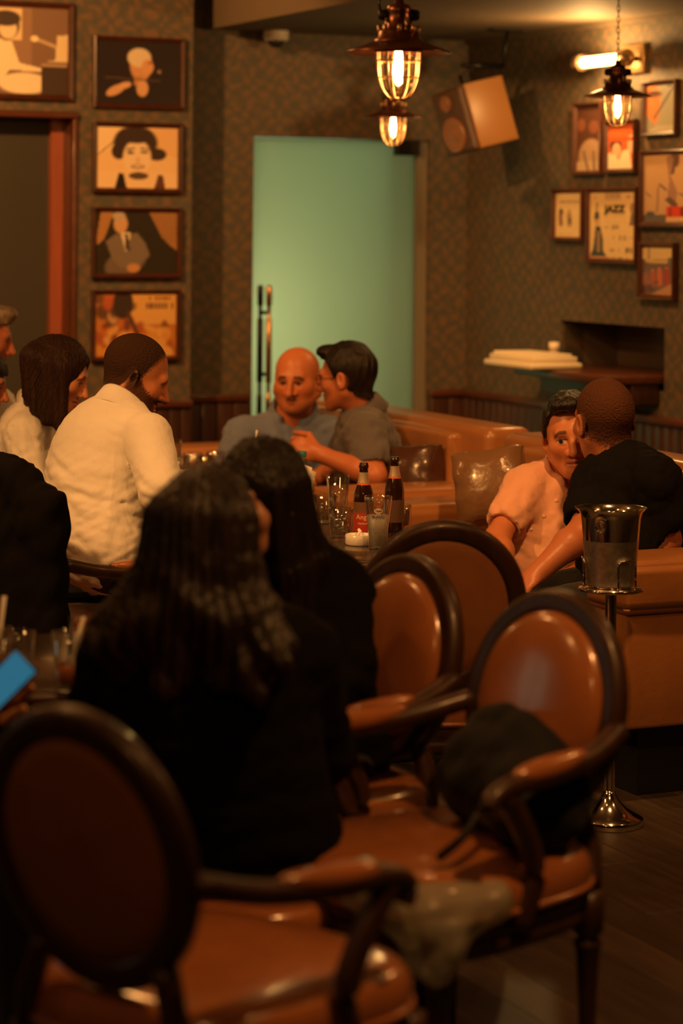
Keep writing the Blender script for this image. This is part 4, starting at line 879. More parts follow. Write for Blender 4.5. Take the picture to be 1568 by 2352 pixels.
def head_color(V, hd):
    x, y, z = V[:, 0], V[:, 1], V[:, 2]; ax = np.abs(x); sk = np.array(hd.get('skin', (.55, .215, .105))); c = np.tile(sk, (len(V), 1)); g = np.random.default_rng(3)
    def put(m, col): nonlocal c; c = c + (np.array(col) - c) * np.clip(m, 0, 1)[:, None]
    put(.35 * np.exp(-((ax - .04) ** 2 / .0005 + (z + .025) ** 2 / .0006)) * (y > .03), sk * np.array([1.05, .75, .7]))
    hr = np.array(hd.get('hair_col', (.03, .02, .015))); fat_ = hd.get('fat', 0.0); hm = np.zeros(len(V))
    if hd.get('scalp'):
        hl = np.interp(y, HL_Y, hairline(hd['scalp'])); n = g.normal(size=len(V)) * .006; m = sm(-.016, .016, z - hl + n) * (1 - sm(.082 + fat_ * .35, .086 + fat_ * .35, ax)); put(m * hd.get('scalp_op', .88), hr); hm = np.maximum(hm, m)
    if hd.get('beard'):
        m = sm(.007, -.007, z - np.interp(y, [-.03, .0, .02, .05, .08, .1], [.03, .02, .002, -.020, -.030, -.030]) + g.normal(size=len(V)) * .003) * sm(-.030, -.012, y) * sm(-.135, -.115, z); hm = np.maximum(hm, m); put(m * (1 - (sm(.026, .018, ax) * sm(-.082, -.076, z) * sm(-.046, -.052, z) * (y > .08))) * .85, hr * 1.1)
        put(sm(-.036, -.040, z) * sm(-.056, -.052, z) * sm(.034, .026, ax) * (y > .085) * .85, hr)
    put(sm(.025, .017, ax) * sm(-.078, -.073, z) * sm(-.048, -.053, z) * (y > .082) * .6, hd.get('lip', (.40, .13, .09)))
    put(sm(.0035, .0012, np.abs(z + .0628)) * sm(.027, .022, ax) * (y > .07) * .8, (.08, .02, .015))
    be = .030 - 1.1 * np.clip(ax - .038, 0, .05) ; put(sm(.0075, .0035, np.abs(z - be)) * sm(.012, .018, ax) * sm(.055, .048, ax) * (y > .05) * hd.get('brow', .85), hr * .8 + .01)
    e = ((ax - .031) / .0135) ** 2 + ((z - .003) / .0058) ** 2; put(sm(1.2, .8, e) * (y > .07), (.62, .55, .48)); gx = hd.get('gaze', 0.0)
    put(sm(1.3, .7, ((x - np.sign(x) * .031 - gx) / .0068) ** 2 + ((z - .003) / .0068) ** 2) * (e < 1.3) * (y > .07), (.015, .01, .008))
    put(sm(.0030, .0010, np.abs(z - .0095 + 9 * (ax - .031) ** 2)) * sm(.0185, .0150, np.abs(ax - .031)) * (y > .07) * .9, (.02, .012, .01))
    if hd.get('squint'): put(sm(1.15, .85, ((ax - .031) / .015) ** 2 + ((z - .002) / .0038) ** 2) * (y > .07) * .9, (.03, .012, .01))
    return np.concatenate([np.clip(c, 0, 1), 1 - hm[:, None]], 1)
def hair_cap(hd, t=.010, front=.0, noise=.003, kind='normal', top=0.0, h=.004, strand=90, quiff=0):
    s = SDF((-.13, -.16, -.13), (.13, .15, .19), h); s.ell((0, -.014, .034), (.077 + t, .098 + t, .089 + t + top), k=.02); s.ell((0, .02, .0), (.066 + t * .6, .07, .085), k=.02); s.cone((0, -.03, -.04), (0, -.045, -.1), .055 + t * .4, .05, .02)
    if quiff: s.ell((0, .065, .105), (.055, .035 + quiff * .4, .022 + quiff), k=.02)
    hl = hairline(kind); Y = s.ax[1]; Z = s.ax[2]; X = s.ax[0]
    reg = (np.interp(Y, HL_Y, hl)[None, :, None] + front * (Y > .04)[None, :, None] - Z[None, None, :]) * .75
    ear = .030 - np.sqrt(((Y + .008) / 1.0)[None, :, None] ** 2 + (Z[None, None, :] + .006) ** 2) + (np.abs(X) < .06)[:, None, None] * -.2
    s.D = np.maximum(s.D, np.maximum(reg, ear)).astype(np.float32)
    g = np.random.default_rng(5)
    s.disp(lambda X, Y, Z: noise * (np.sin(X * strand * 2 + 3 * np.sin(Y * 40 + Z * 25)) * .5 + np.sin(Y * strand + 2 * np.sin(X * 60) + Z * 30) * .35 + np.sin(X * 310 + Y * 120) * .25))
    return s.mesh()
def xf(V, R, o, sc_=1.0): return (V * sc_) @ R.T + np.array(o)

# ---------------------------------------------------------------- hands
def hand(s, wrist, d, palm_n, side, curl=.5, thumb=.6, spread=.06, sc_=1.0):
    """wrist, finger direction d, palm normal, side=+1 if the thumb lies along cross(d, palm_n)"""
    d = nrm(d); pn = nrm(np.array(palm_n) - d * (np.array(palm_n) @ d)); t = np.cross(d, pn) * side; w = np.array(wrist)
    R = np.stack([t, d, pn]); s.ell(w + d * .048 * sc_, (.041 * sc_, .050 * sc_, .016 * sc_), R, k=.015); s.cone(w - d * .02, w + d * .03, .025 * sc_, .026 * sc_, .02)
    for i, (off, ln) in enumerate(((.030, .074), (.010, .082), (-.010, .077), (-.029, .060))):
        b = w + d * (.088 - .004 * abs(i - 1)) * sc_ + t * off * sc_; c = curl * (1 + .08 * i); d0 = nrm(d + t * spread * (1.3 - i)); p = b - d * .015 * sc_; th_ = 0.0
        for fr_, r0, r1, bend in ((.53, .0098, .0088, c * .9), (.30, .0088, .0080, c * 1.25), (.25, .0080, .0068, c * .9)):
            th_ += bend; di = d0 * math.cos(th_) + pn * math.sin(th_); q = p + di * ln * fr_ * sc_; s.cone(p, q, r0 * sc_, r1 * sc_, .004); p = q
    p = w + d * .022 * sc_ + t * .026 * sc_; td = nrm(t * .75 + d * .65 + pn * thumb * .4)
    q = p + td * .042 * sc_; s.cone(p, q, .0145 * sc_, .0115 * sc_, .008); td2 = nrm(d * .9 + pn * thumb * .7 + t * .1); q2 = q + td2 * .032 * sc_; s.cone(q, q2, .0112 * sc_, .0098 * sc_, .005); s.cone(q2, q2 + nrm(td2 + pn * .2) * .024 * sc_, .0096 * sc_, .0078 * sc_, .004)

# ---------------------------------------------------------------- clothed bodies
def person(label, head, N, chest, pelvis, shL, shR, elL, elR, wrL, wrR, cloth, knees=None, rad=(.175, .115), belly=(.15, .12), handL=None, handR=None, hs=1.0, res=.009, sleeve='long', wr_fold=None, arm_r=1.0, trouser=None, seed=1, seat_dir=None, chest_len=.20, group=None, low=True, arm_k=.03):
    base = np.array([pelvis[0], pelvis[1], 0.0]); sk = np.array(head.get('skin', (.55, .215, .105)))
    N, chest, pelvis, shL, shR, elL, elR, wrL, wrR = [np.array(q, float) for q in (N, chest, pelvis, shL, shR, elL, elR, wrL, wrR)]
    R = basis(head['f'], head.get('up', (0, 0, 1))); ho = np.array(head['o'])
    nl = (R.T @ (N - ho)) / hs; V, Q, col = head_mesh(head, nl, head.get('h', .0035)); Vs = [xf(V, R, ho, hs)]; Qs = [Q]; Cs = [col]
    a1 = nrm(shR - shL); sp = nrm(N - pelvis); a2 = nrm(np.cross(sp, a1)); a3 = np.cross(a1, a2); RT = np.stack([a1, a2, a3])
    bel = chest * .42 + pelvis * .58
    def torso(s, i):
        s.ell(chest, (rad[0] + i, rad[1] + i, chest_len + i), RT, k=.05); s.ell(bel, (belly[0] + i, belly[1] + i, .16 + i), RT, k=.07); s.ell(pelvis, (.165 + i, .125 + i, .12 + i), RT, k=.07)
        for q in (shL, shR): s.cone(N - sp * .03, q, .052 + i, (.056 + i) * arm_r, .05)
    def arm(s, sh, el, wr, i, upto=None):
        if upto is None: s.cone(sh, el, (.056 + i) * arm_r, (.043 + i) * arm_r, arm_k); s.cone(el, wr, (.042 + i) * arm_r, (.029 + i * .8) * arm_r, .02)
        else: e = sh + (el - sh) * upto; s.cone(sh, e, (.056 + i) * arm_r, (.049 + i * 1.15) * arm_r, .03)
    pts = np.array([N, chest, pelvis, shL, shR, elL, elR, wrL, wrR]); lo, hi = pts.min(0) - .27, pts.max(0) + .27
    # arms and hands (skin)
    for sd_, sh_, el_, wr_, hn in ((-1, shL, elL, wrL, handL), (1, shR, elR, wrR, handR)):
        p2 = np.array([sh_, el_, wr_]); s = SDF(p2.min(0) - .2, p2.max(0) + .2, .0045 if hn else .008); s.cone(sh_, el_, .047 * arm_r, .039 * arm_r, .02); s.cone(el_, el_ + (wr_ - el_) * .3, .039 * arm_r, .041 * arm_r, .02); s.cone(el_ + (wr_ - el_) * .3, wr_, .041 * arm_r, .026 * arm_r, .02)
        if hn: hand(s, wr_, hn['d'], hn['n'], hn.get('side', 1), hn.get('curl', .5), hn.get('thumb', .6), sc_=hs * hn.get('s', 1))
        else:
            dd = nrm(wr_ - el_); hand(s, wr_, dd, (0, 0, -1), sd_, .35)
        v, q = s.mesh(); Vs.append(v); Qs.append(q); c = np.tile([*sk, 1.0], (len(v), 1)); Cs.append(c)
    s = SDF(lo, hi, .014); torso(s, -.022); v, q = s.mesh(); Vs.append(v); Qs.append(q); Cs.append(np.tile([*sk, 1.0], (len(v), 1)))
    n = 0; Qo = []
    for v, q in zip(Vs, Qs): Qo.append(q + n); n += len(v)
    o = add('person', np_mesh('person', np.concatenate(Vs) - base, np.concatenate(Qo), True, np.concatenate(Cs)), M['skin'], None, base); tag(o, label, 'person', group)
    # upper garment
    s = SDF(lo, hi, res); torso(s, .008)
    for sh_, el_, wr_ in ((shL, elL, wrL), (shR, elR, wrR)):
        if sleeve == 'long': arm(s, sh_, el_, wr_, .013)
        else: arm(s, sh_, el_, wr_, .014, .62)
    if sleeve == 'long':
        for el_, wr_ in ((elL, wrL), (elR, wrR)):
            e = wr_ - (wr_ - el_) * .03
            s.ell(e + nrm(wr_ - el_) * .06, (.06, .06, .06), k=.006, mode='s')
    else:
        for sh_, el_ in ((shL, elL), (shR, elR)):
            dd = nrm(el_ - sh_); e = sh_ + (el_ - sh_) * .68; s.ell(e + dd * .10, (.085, .085, .10), np.stack([*np.linalg.svd(np.eye(3) - np.outer(dd, dd))[0][:, :2].T, dd]), k=.006, mode='s')
    nd = nrm(ho - N); s.cone(N + nd * .035, N + nd * .15, .060, .075, .012, 's')
    if head.get('vneck'): s.ell(N + nrm(head['vneck']) * .07 + nd * .005, (.04, .04, .05), k=.01, mode='s')
    s.disp(wr_fold or folds2(.009, .0045, seed))
    v, q = s.mesh(); gm = add(cloth.get('name', 'shirt'), np_mesh(cloth.get('name', 'shirt'), v - base, q), cloth['mat'], o)
    if cloth.get('collar'):
        fr3 = nrm(np.array(cloth.get('front', head['f'])) - nd * (np.array(cloth.get('front', head['f'])) @ nd)); sd3 = np.cross(fr3, nd); c0 = N + nd * cloth.get('collar_up', .022); gap = cloth.get('gap', .35); prof = [(.058, -.01), (.060, .030), (.063, .036), (.068, .030), (.086, -.022), (.082, -.026), (.064, .022), (.062, -.012)]; cs = cloth.get('cs', 1.0) * hs
        Vv = []; nn = 40; m = len(prof)
        for i in range(nn):
            a = gap + (2 * math.pi - 2 * gap) * i / (nn - 1)
            pt_ = 1 + cloth.get('points', .35) * math.exp(-((min(a, 2 * math.pi - a) - gap) / .35) ** 2)
            for r, z in prof:
                zz = z * (pt_ if z < 0 else 1) - .020 * math.cos(a) * (1 + .0); Vv.append(c0 + (fr3 * math.cos(a) * r * 1.05 + sd3 * math.sin(a) * r + nd * zz) * cs - base)
        Fc = [(i * m + k, i * m + (k + 1) % m, (i + 1) * m + (k + 1) % m, (i + 1) * m + k) for i in range(nn - 1) for k in range(m)] + [tuple(range(m)), tuple((nn - 1) * m + k for k in range(m))[::-1]]
        me = py_mesh('collar', Vv, Fc); bm = bmesh.new(); bm.from_mesh(me); bmesh.ops.recalc_face_normals(bm, faces=bm.faces); bm.to_mesh(me); bm.free(); add('collar', me, cloth['mat'], gm)
    # trousers and shoes
    if low:
        fw = nrm(seat_dir if seat_dir is not None else a2); fw = nrm([fw[0], fw[1], 0]); rt = nrm(np.cross(fw, (0, 0, 1))); hz = max(.47, pelvis[2] - .06)
        s = SDF(pelvis - .66, pelvis + .66, .014)
        s.ell(pelvis - np.array([0, 0, .02]), (.150, .110, .10), RT, k=.06)
        for sd_ in (-1, 1):
            hp = pelvis + rt * sd_ * .085 - np.array([0, 0, .03]); kn = np.array([*(pelvis[:2] + fw[:2] * .42 + rt[:2] * sd_ * .11), min(.50, pelvis[2])]); an = np.array([*(kn[:2] + fw[:2] * .03), .085])
            s.cone(hp, kn, .080, .066, .05); s.cone(kn, an, .064, .050, .03)
            sh = SDF(an - np.array([.2, .2, .1]), an + np.array([.2, .2, .12]), .009); sh.cone(an - np.array([0, 0, .035]), an + fw * .14 - np.array([0, 0, .055]), .045, .033, .02); sh.cone(an, an - np.array([0, 0, .05]), .045, .042, .02); sh.half((0, 0, .002), (0, 0, -1)); v, q = sh.mesh(); add('shoe', np_mesh('shoe', v - base, q), M['black'], o)
        s.disp(folds(30, .006, seed + 9)); v, q = s.mesh(); add('trousers', np_mesh('trousers', v - base, q), trouser or M['trouser'], o)
    def child(nm, v, q, mt, par=None): return add(nm, np_mesh(nm, v - base, q), mt, par or o)
    return o, R, ho, base, child, gm
def fabric(name, col, rough=.8, bump=.25, sheen=.2, sc_=45, spec=.2): return mat(name, col, rough, sheen=sheen, spec=spec, bump=((sc_, sc_, sc_ * .6), bump, 4), noise=((8, 8, 8), .05))
M['trouser'] = fabric('dark_trousers', (.02, .02, .022)); M['white_shirt'] = fabric('white_cotton', (.80, .78, .74), .75, .3, .1); M['blue_shirt'] = fabric('blue_grey_cotton', (.16, .20, .31)); M['grey_polo'] = fabric('grey_knit', (.13, .12, .13)); M['pink_shirt'] = fabric('salmon_linen', (.82, .44, .30), .75, .25, .1); M['black_tee'] = fabric('black_jersey', (.006, .0055, .005), .9, .2, 0, spec=.1); M['black_coat'] = fabric('black_wool', (.006, .005, .0045), .95, .4, 0, 25, .08)
def hair_mat(name, col, rough=.42, sx=120, sz=8, spec=.4): return mat(name, col, rough, spec=spec, noise=((sx, sx, sz), .5), bump=((sx * 1.6, sx * 1.6, sz), .6, 3))
# ---------------------------------------------------------------- people
def strands(amp, n=60, seed=0):
    def fn(X, Y, Z):
        a = np.arctan2(X, -Y - .02); return (amp * (np.sin(a * n + 2.2 * np.sin(Z * 14 + a * 3) + seed) * .5 + np.sin(a * n * 2.3 + 1.5 * np.sin(Z * 9 + seed)) * .35 + np.sin(Z * 22 + a * 5) * .2)).astype(np.float32)
    return fn
# bearded man in white shirt
f1 = (.88, .12, -.42)
o, R, ho, base, child, gm = person('bearded man in white shirt bending his head down, back to camera',
    dict(o=W(310, 862, 7.42), f=f1, up=(.35, -.05, .93), skin=(.50, .185, .085), scalp='receding', scalp_op=.93, beard=True, hair_col=(.012, .009, .008), fat=.010, h=.003, neck_r=.066),
    N=W(283, 940, 7.36), chest=W(226, 1065, 7.32), pelvis=W(238, 1265, 7.18), shL=W(182, 1012, 7.55), shR=W(338, 1005, 7.20), elL=W(220, 1120, 7.85), elR=W(372, 1130, 7.02), wrL=W(330, 1140, 7.9), wrR=W(470, 1110, 7.55),
    cloth=dict(mat=M['white_shirt'], collar=True, gap=.5, points=.3, cs=1.12, collar_up=-.012), rad=(.165, .140), belly=(.155, .14), hs=1.02, res=.0065, arm_r=1.1, arm_k=.006, seed=4, chest_len=.205, wr_fold=lambda X, Y, Z: (folds(40, .009, 4, (.5, .5, 1.6))(X, Y, Z) + folds(75, .004, 6, (.2, .2, 1.8))(X, Y, Z)) * (1.0 - sm(.84, 1.0, Z) * .75))
sm_ = sm
# brunette woman
f2 = (.88, -.10, -.36)
o, R, ho, base, child, gm = person('brunette woman with shoulder-length hair and white shirt, smiling in profile',
    dict(o=W(134, 862, 8.12), f=f2, up=(.36, 0, .93), skin=(.62, .25, .12), hair_col=(.03, .017, .012), lip=(.5, .15, .1), h=.003, nose=.98, gaze=.002),
    N=W(90, 940, 8.2), chest=W(62, 1060, 8.2), pelvis=W(75, 1290, 8.15), shL=W(140, 985, 8.4), shR=W(52, 1000, 8.02), elL=W(200, 1120, 8.4), elR=W(70, 1130, 7.92), wrL=W(280, 1120, 8.5), wrR=W(190, 1130, 8.0),
    cloth=dict(mat=M['white_shirt'], collar=True, gap=.4, cs=1.05), rad=(.145, .11), belly=(.12, .105), hs=.97, seed=8, arm_r=.88, arm_k=.015)
s = SDF((-.16, -.20, -.30), (.16, .15, .17), .004); s.ell((0, -.018, .036), (.094, .114, .102), k=.02)
dn = R.T @ np.array([0, 0, -1.0])
for x in (-1, 1):
    for yy, ln, r in ((-.07, .165, .042), (-.03, .185, .040), (.015, .195, .030), (-.10, .13, .04)): b = np.array([x * .066, yy, .03]); s.cone(b, b + dn * ln + np.array([x * .012, 0, 0]), r, r * .72, .02)
s.cone((0, -.09, .02), np.array([0, -.09, .02]) + dn * .14, .06, .045, .03)
s.ell((0, .125, -.02), (.068, .082, .115), k=.012, mode='s'); s.ell((0, .03, -.16), (.05, .09, .09), k=.02, mode='s')
s.disp(strands(.0028, 70)); v, q = s.mesh(); child('hair', xf(v, R, ho, .97), q, hair_mat('brunette_hair', (.030, .014, .008), .5, 120, 8, .15))
# grey-haired man at the photo edge
o, R, ho, base, child, gm = person('grey-haired man in striped shirt at far left edge',
    dict(o=W(-38, 775, 8.75), f=(.95, .05, -.22), up=(.22, 0, .97), skin=(.55, .18, .09), hair_col=(.25, .2, .15), brow=.5),
    N=W(-62, 870, 8.8), chest=W(-50, 1010, 8.8), pelvis=W(-60, 1200, 8.8), shL=W(-10, 935, 9.0), shR=W(-20, 940, 8.6), elL=W(40, 1080, 9.0), elR=W(0, 1090, 8.55), wrL=W(120, 1080, 9.05), wrR=W(110, 1090, 8.7),
    cloth=dict(mat=M['white_shirt'], collar=True), rad=(.165, .13), seed=12)
v, q = hair_cap({}, .012, noise=.003, quiff=.003); child('hair', xf(v, R, ho), q, hair_mat('grey_hair', (.26, .20, .14)))
# dark-haired person, sliver at the left edge
o, R, ho, base, child, gm = person('dark-haired person whose face just enters the left edge',
    dict(o=W(-52, 880, 8.25), f=(.93, .0, -.25), up=(.25, 0, .97), skin=(.50, .18, .09), hair_col=(.015, .01, .01)),
    N=W(-85, 980, 8.3), chest=W(-110, 1110, 8.3), pelvis=W(-120, 1300, 8.2), shL=W(-60, 1060, 8.5), shR=W(-110, 1070, 8.1), elL=W(-30, 1180, 8.5), elR=W(-90, 1190, 8.05), wrL=W(60, 1180, 8.5), wrR=W(10, 1190, 8.1),
    cloth=dict(mat=M['black_tee'], collar=False), rad=(.15, .11), seed=13, hs=.95)
v, q = hair_cap({}, .016, noise=.003, front=-.02); child('hair', xf(v, R, ho, .95), q, hair_mat('black_hair_a', (.012, .009, .008)))
# bald man
o, R, ho, base, child, gm = person('bald man in blue-grey shirt sitting on the far sofa',
    dict(o=W(682, 872, 9.80), f=(-.26, -.95, -.16), up=(-.04, -.1, 1), skin=(.56, .185, .075), fat=.022, hair_col=(.02, .012, .01), lip=(.26, .07, .045), squint=True, h=.003, neck_r=.066, vneck=(-.1, -1, .1), nose=1.3, brow=1.0),
    N=W(672, 968, 9.88), chest=W(650, 1065, 9.86), pelvis=W(630, 1185, 9.82), shL=W(752, 1003, 9.85), shR=W(560, 1003, 9.80), elL=W(790, 1100, 9.75), elR=W(520, 1085, 9.58), wrL=W(720, 1160, 9.5), wrR=W(560, 1135, 9.35),
    cloth=dict(mat=M['blue_shirt'], collar=True, gap=.42, points=1.0, front=(-.1, -1, 0), cs=1.3, collar_up=.035), rad=(.185, .14), belly=(.19, .17), hs=1.05, wr_fold=folds2(.010, .004, 21), seed=21, arm_r=1.12, seat_dir=(dB[0], dB[1], 0))
# man with glasses
f6 = (-.90, .36, -.12)
o, R, ho, base, child, gm = person('man with glasses and grey polo shirt leaning towards the bald man',
    dict(o=W(796, 868, 9.22), f=f6, up=(-.10, 0, .99), skin=(.56, .19, .085), hair_col=(.016, .011, .009), scalp='normal', scalp_op=.6, h=.003, neck_r=.062),
    N=W(836, 950, 9.26), chest=W(846, 1045, 9.26), pelvis=W(872, 1190, 9.28), shL=W(838, 995, 9.06), shR=W(818, 985, 9.44), elL=W(862, 1092, 8.93), elR=W(770, 1085, 9.4), wrL=W(732, 1042, 9.02), wrR=W(715, 1100, 9.3),
    cloth=dict(mat=M['grey_polo'], collar=True, gap=.5, points=.4, cs=1.1, collar_up=0), sleeve='short', rad=(.155, .118), belly=(.15, .125), hs=1.04, seed=25, arm_r=1.05,
    handL=dict(d=(-.95, -.05, .30), n=(-.15, .85, -.35), side=-1, curl=1.05, thumb=.9, s=1.1), seat_dir=(dB[0], dB[1], 0))
v, q = hair_cap({}, .010, noise=.003, top=.004, quiff=.002, front=.008, h=.0035); child('hair', xf(v, R, ho, 1.04), q, hair_mat('dark_brown_hair', (.010, .006, .0045)))
# his glasses
V, Fc = [], []; gp = []
for x in (-1, 1):
    pts = [(x * .033 + .022 * math.cos(a), .101 - .004 * abs(math.cos(a)), .003 + .017 * math.sin(a)) for a in np.linspace(0, 2 * math.pi, 20, endpoint=False)]
    gp.append(sweep_geo(pts, circ(.0016, 6), closed=True, up=(.1, 1, .1))); gp.append(sweep_geo([(x * .055, .098, .008), (x * .078, .06, .010), (x * .083, -.005, .008)], circ(.0016, 6)))
gp.append(sweep_geo([(-.012, .102, .006), (0, .105, .010), (.012, .102, .006)], circ(.0016, 6))); V, Fc = join_geo(gp); V = xf(np.array(V), R, ho, 1.04) - base
add('eyeglasses', py_mesh('eyeglasses', V, Fc), M['black_metal'], o)
# man in salmon shirt
o, R, ho, base, child, gm = person('man in salmon short-sleeved shirt reclining on the right sofa',
    dict(o=W(1314, 1004, 7.80), f=(-.08, -.98, -.06), up=(-.13, -.05, .98), skin=(.56, .205, .09), hair_col=(.010, .008, .007), fat=.004, h=.003, lip=(.42, .13, .08), vneck=(.1, -1, 0), gaze=.003, nose=1.08),
    N=W(1298, 1112, 7.88), chest=W(1270, 1200, 7.86), pelvis=W(1248, 1345, 7.80), shL=W(1388, 1135, 7.92), shR=W(1205, 1125, 7.80), elL=W(1420, 1240, 7.9), elR=W(1142, 1236, 7.62), wrL=W(1350, 1300, 7.6), wrR=W(1165, 1335, 7.40),
    cloth=dict(mat=M['pink_shirt'], collar=True, gap=.35, points=.8, front=(.12, -1, 0), cs=1.1), sleeve='short', rad=(.17, .12), belly=(.17, .13), hs=1.10, res=.008, seed=31, seat_dir=(dB[0], dB[1], 0), wr_fold=folds2(.007, .003, 33))
v, q = hair_cap({}, .011, noise=.003, top=.004, quiff=.004, front=.016, h=.0035); child('hair', xf(v, R, ho, 1.10), q, hair_mat('black_hair_b', (.009, .007, .006), .3))
pm = mat('shirt_button', (.80, .5, .36), .3)
dg = bpy.context.evaluated_depsgraph_get()
from mathutils.bvhtree import BVHTree
def surf_hit(ob, base, x, y):
    bv = BVHTree.FromPolygons([tuple(v.co) for v in ob.data.vertices], [tuple(p.vertices) for p in ob.data.polygons]); d = Vector(W(x, y, 1.0) - np.array([0, 0, HC])).normalized(); h = bv.ray_cast(Vector((0, 0, HC)) - Vector(base), d); return h[0], h[1]
for bx, by in ((1277, 1150), (1249, 1186), (1220, 1216)):
    h, n_ = surf_hit(gm, base, bx, by)
    if h is not None:
        b_ = add('button', lathe_mesh('button', [(0, .002), (.004, .0024), (.0056, .0012), (.0056, -.001), (0, -.001)], 12), pm, gm, h + n_ * .0005); b_.rotation_euler = n_.to_track_quat('Z', 'Y').to_euler()
# man in black T-shirt
o, R, ho, base, child, gm = person('man in black T-shirt with cropped hair, back of head to camera',
    dict(o=W(1388, 968, 7.52), f=(-.36, .92, -.08), up=(-.08, 0, 1), skin=(.46, .165, .08), scalp='normal', scalp_op=.86, hair_col=(.032, .015, .009), h=.003, neck_r=.066),
    N=W(1418, 1075, 7.50), chest=W(1440, 1165, 7.46), pelvis=W(1452, 1330, 7.42), shL=W(1372, 1120, 7.52), shR=W(1500, 1105, 7.36), elL=W(1338, 1222, 7.34), elR=W(1530, 1240, 7.35), wrL=W(1232, 1318, 7.22), wrR=W(1440, 1330, 7.30),
    cloth=dict(name='t_shirt', mat=M['black_tee'], collar=False), sleeve='short', rad=(.165, .13), belly=(.15, .13), hs=1.10, seed=41, arm_r=1.12, seat_dir=(dB[0], dB[1], 0))
# woman from behind, nearest
o, R, ho, base, child, gm = person('woman in black coat with wavy dark hair, seen from behind nearby',
    dict(o=W(480, 1232, 4.52), f=(.25, .96, -.10), skin=(.5, .25, .14), h=.005),
    N=W(478, 1390, 4.50), chest=W(480, 1600, 4.52), pelvis=W(575, 1930, 4.56), shL=W(275, 1500, 4.55), shR=W(690, 1500, 4.56), elL=W(200, 1690, 4.66), elR=W(742, 1730, 4.70), wrL=W(330, 1600, 4.95), wrR=W(640, 1640, 4.98),
    cloth=dict(name='coat', mat=M['black_coat'], collar=False), rad=(.185, .125), belly=(.165, .125), res=.011, seed=51, chest_len=.23, seat_dir=(-.2, 1, 0))
s = SDF((-.24, -.24, -.40), (.24, .14, .18), .0055); s.ell((0, -.02, .032), (.089, .112, .103), k=.02)
g = np.random.default_rng(11)
for x in np.linspace(-.066, .066, 7):
    l = .25 + .05 * g.uniform(-1, 1) - abs(x) * .2; y0 = -.09 + abs(x) * .5; s.cone((x, y0, .03), (x * 1.35 + .01 * g.normal(), y0 - .02, -.13), .044, .044, .03); s.cone((x * 1.35, y0 - .02, -.13), (x * 3.0 + .02 * g.normal(), -.115 + g.normal() * .01, -.04 - l * .8), .044, .024, .025)

for x in (-1, 1):
    for y0, z0, x1, z1, r in ((-.05, -.07, .135, -.15, .045), (-.08, -.13, .17, -.20, .042), (-.10, -.17, .125, -.245, .045), (-.02, -.10, .155, -.175, .035)): s.cone((x * .075, y0, z0), (x * x1, -.085, z1), r, r * .75, .03)
s.ell((0, .13, -.05), (.06, .08, .1), k=.02, mode='s'); s.disp(lambda X, Y, Z: .0035 * np.sin(Z * 55 + 3 * np.sin(X * 22) + Y * 18) * np.clip((-.02 - Z) / .08, 0, 1)); s.disp(strands(.006, 34)); v, q = s.mesh(); child('hair', xf(v, R, ho), q, hair_mat('dark_wavy_hair', (.014, .008, .006), .40, 50, 5, .3))
# woman facing left behind her
o, R, ho, base, child, gm = person('woman in dark coat facing left, partly hidden by the nearest woman',
    dict(o=W(592, 1152, 5.05), f=(-.62, -.76, -.18), skin=(.50, .24, .14), hair_col=(.015, .01, .008), h=.004),
    N=W(640, 1300, 5.12), chest=W(672, 1450, 5.14), pelvis=W(722, 1740, 5.16), shL=W(772, 1360, 5.18), shR=W(560, 1370, 5.06), elL=W(800, 1540, 5.05), elR=W(560, 1560, 4.98), wrL=W(700, 1640, 4.88), wrR=W(560, 1640, 4.98),
    cloth=dict(name='coat', mat=M['black_coat'], collar=True, gap=.5, points=.6, cs=1.35, front=(-.5, -.85, 0)), rad=(.16, .115), belly=(.145, .115), res=.011, seed=61, seat_dir=(-.83, -.56, 0))
s = SDF((-.2, -.2, -.36), (.2, .15, .18), .0055); s.ell((0, -.02, .036), (.087, .106, .098), k=.02)
for x in (-1, 1):
    for yy in (-.06, -.02, .02): s.cone((x * .060, yy, .03), (x * .072, yy - .01, -.15), .030, .032, .02); s.cone((x * .072, yy - .01, -.15), (x * .095, yy + .02, -.26), .032, .016, .02)
s.ell((0, .118, -.04), (.056, .075, .105), k=.015, mode='s'); s.disp(strands(.005, 40, 2)); v, q = s.mesh(); child('hair', xf(v, R, ho), q, hair_mat('black_long_hair', (.010, .006, .005), .45, 50, 5, .25))
# phone holder at the left edge
pw_ = W(-40, 1600, 4.55)
o, R, ho, base, child, gm = person('person beyond the left edge, only the hand with phone shows',
    dict(o=W(-420, 1180, 4.5), f=(.8, .5, -.3), skin=(.52, .24, .13), scalp='normal', h=.006),
    N=W(-430, 1330, 4.5), chest=W(-440, 1530, 4.5), pelvis=W(-450, 1880, 4.5), shL=W(-400, 1450, 4.7), shR=W(-420, 1450, 4.33), elL=W(-330, 1680, 4.8), elR=W(-250, 1720, 4.36), wrL=W(-200, 1640, 4.9), wrR=W(-72, 1622, 4.56),
    cloth=dict(name='coat', mat=M['black_coat'], collar=False), rad=(.17, .12), res=.014, seed=71, seat_dir=(.66, .75, 0), handR=dict(d=(.86, .12, .42), n=(-.12, -.93, .35), side=1, curl=.42, thumb=.7))
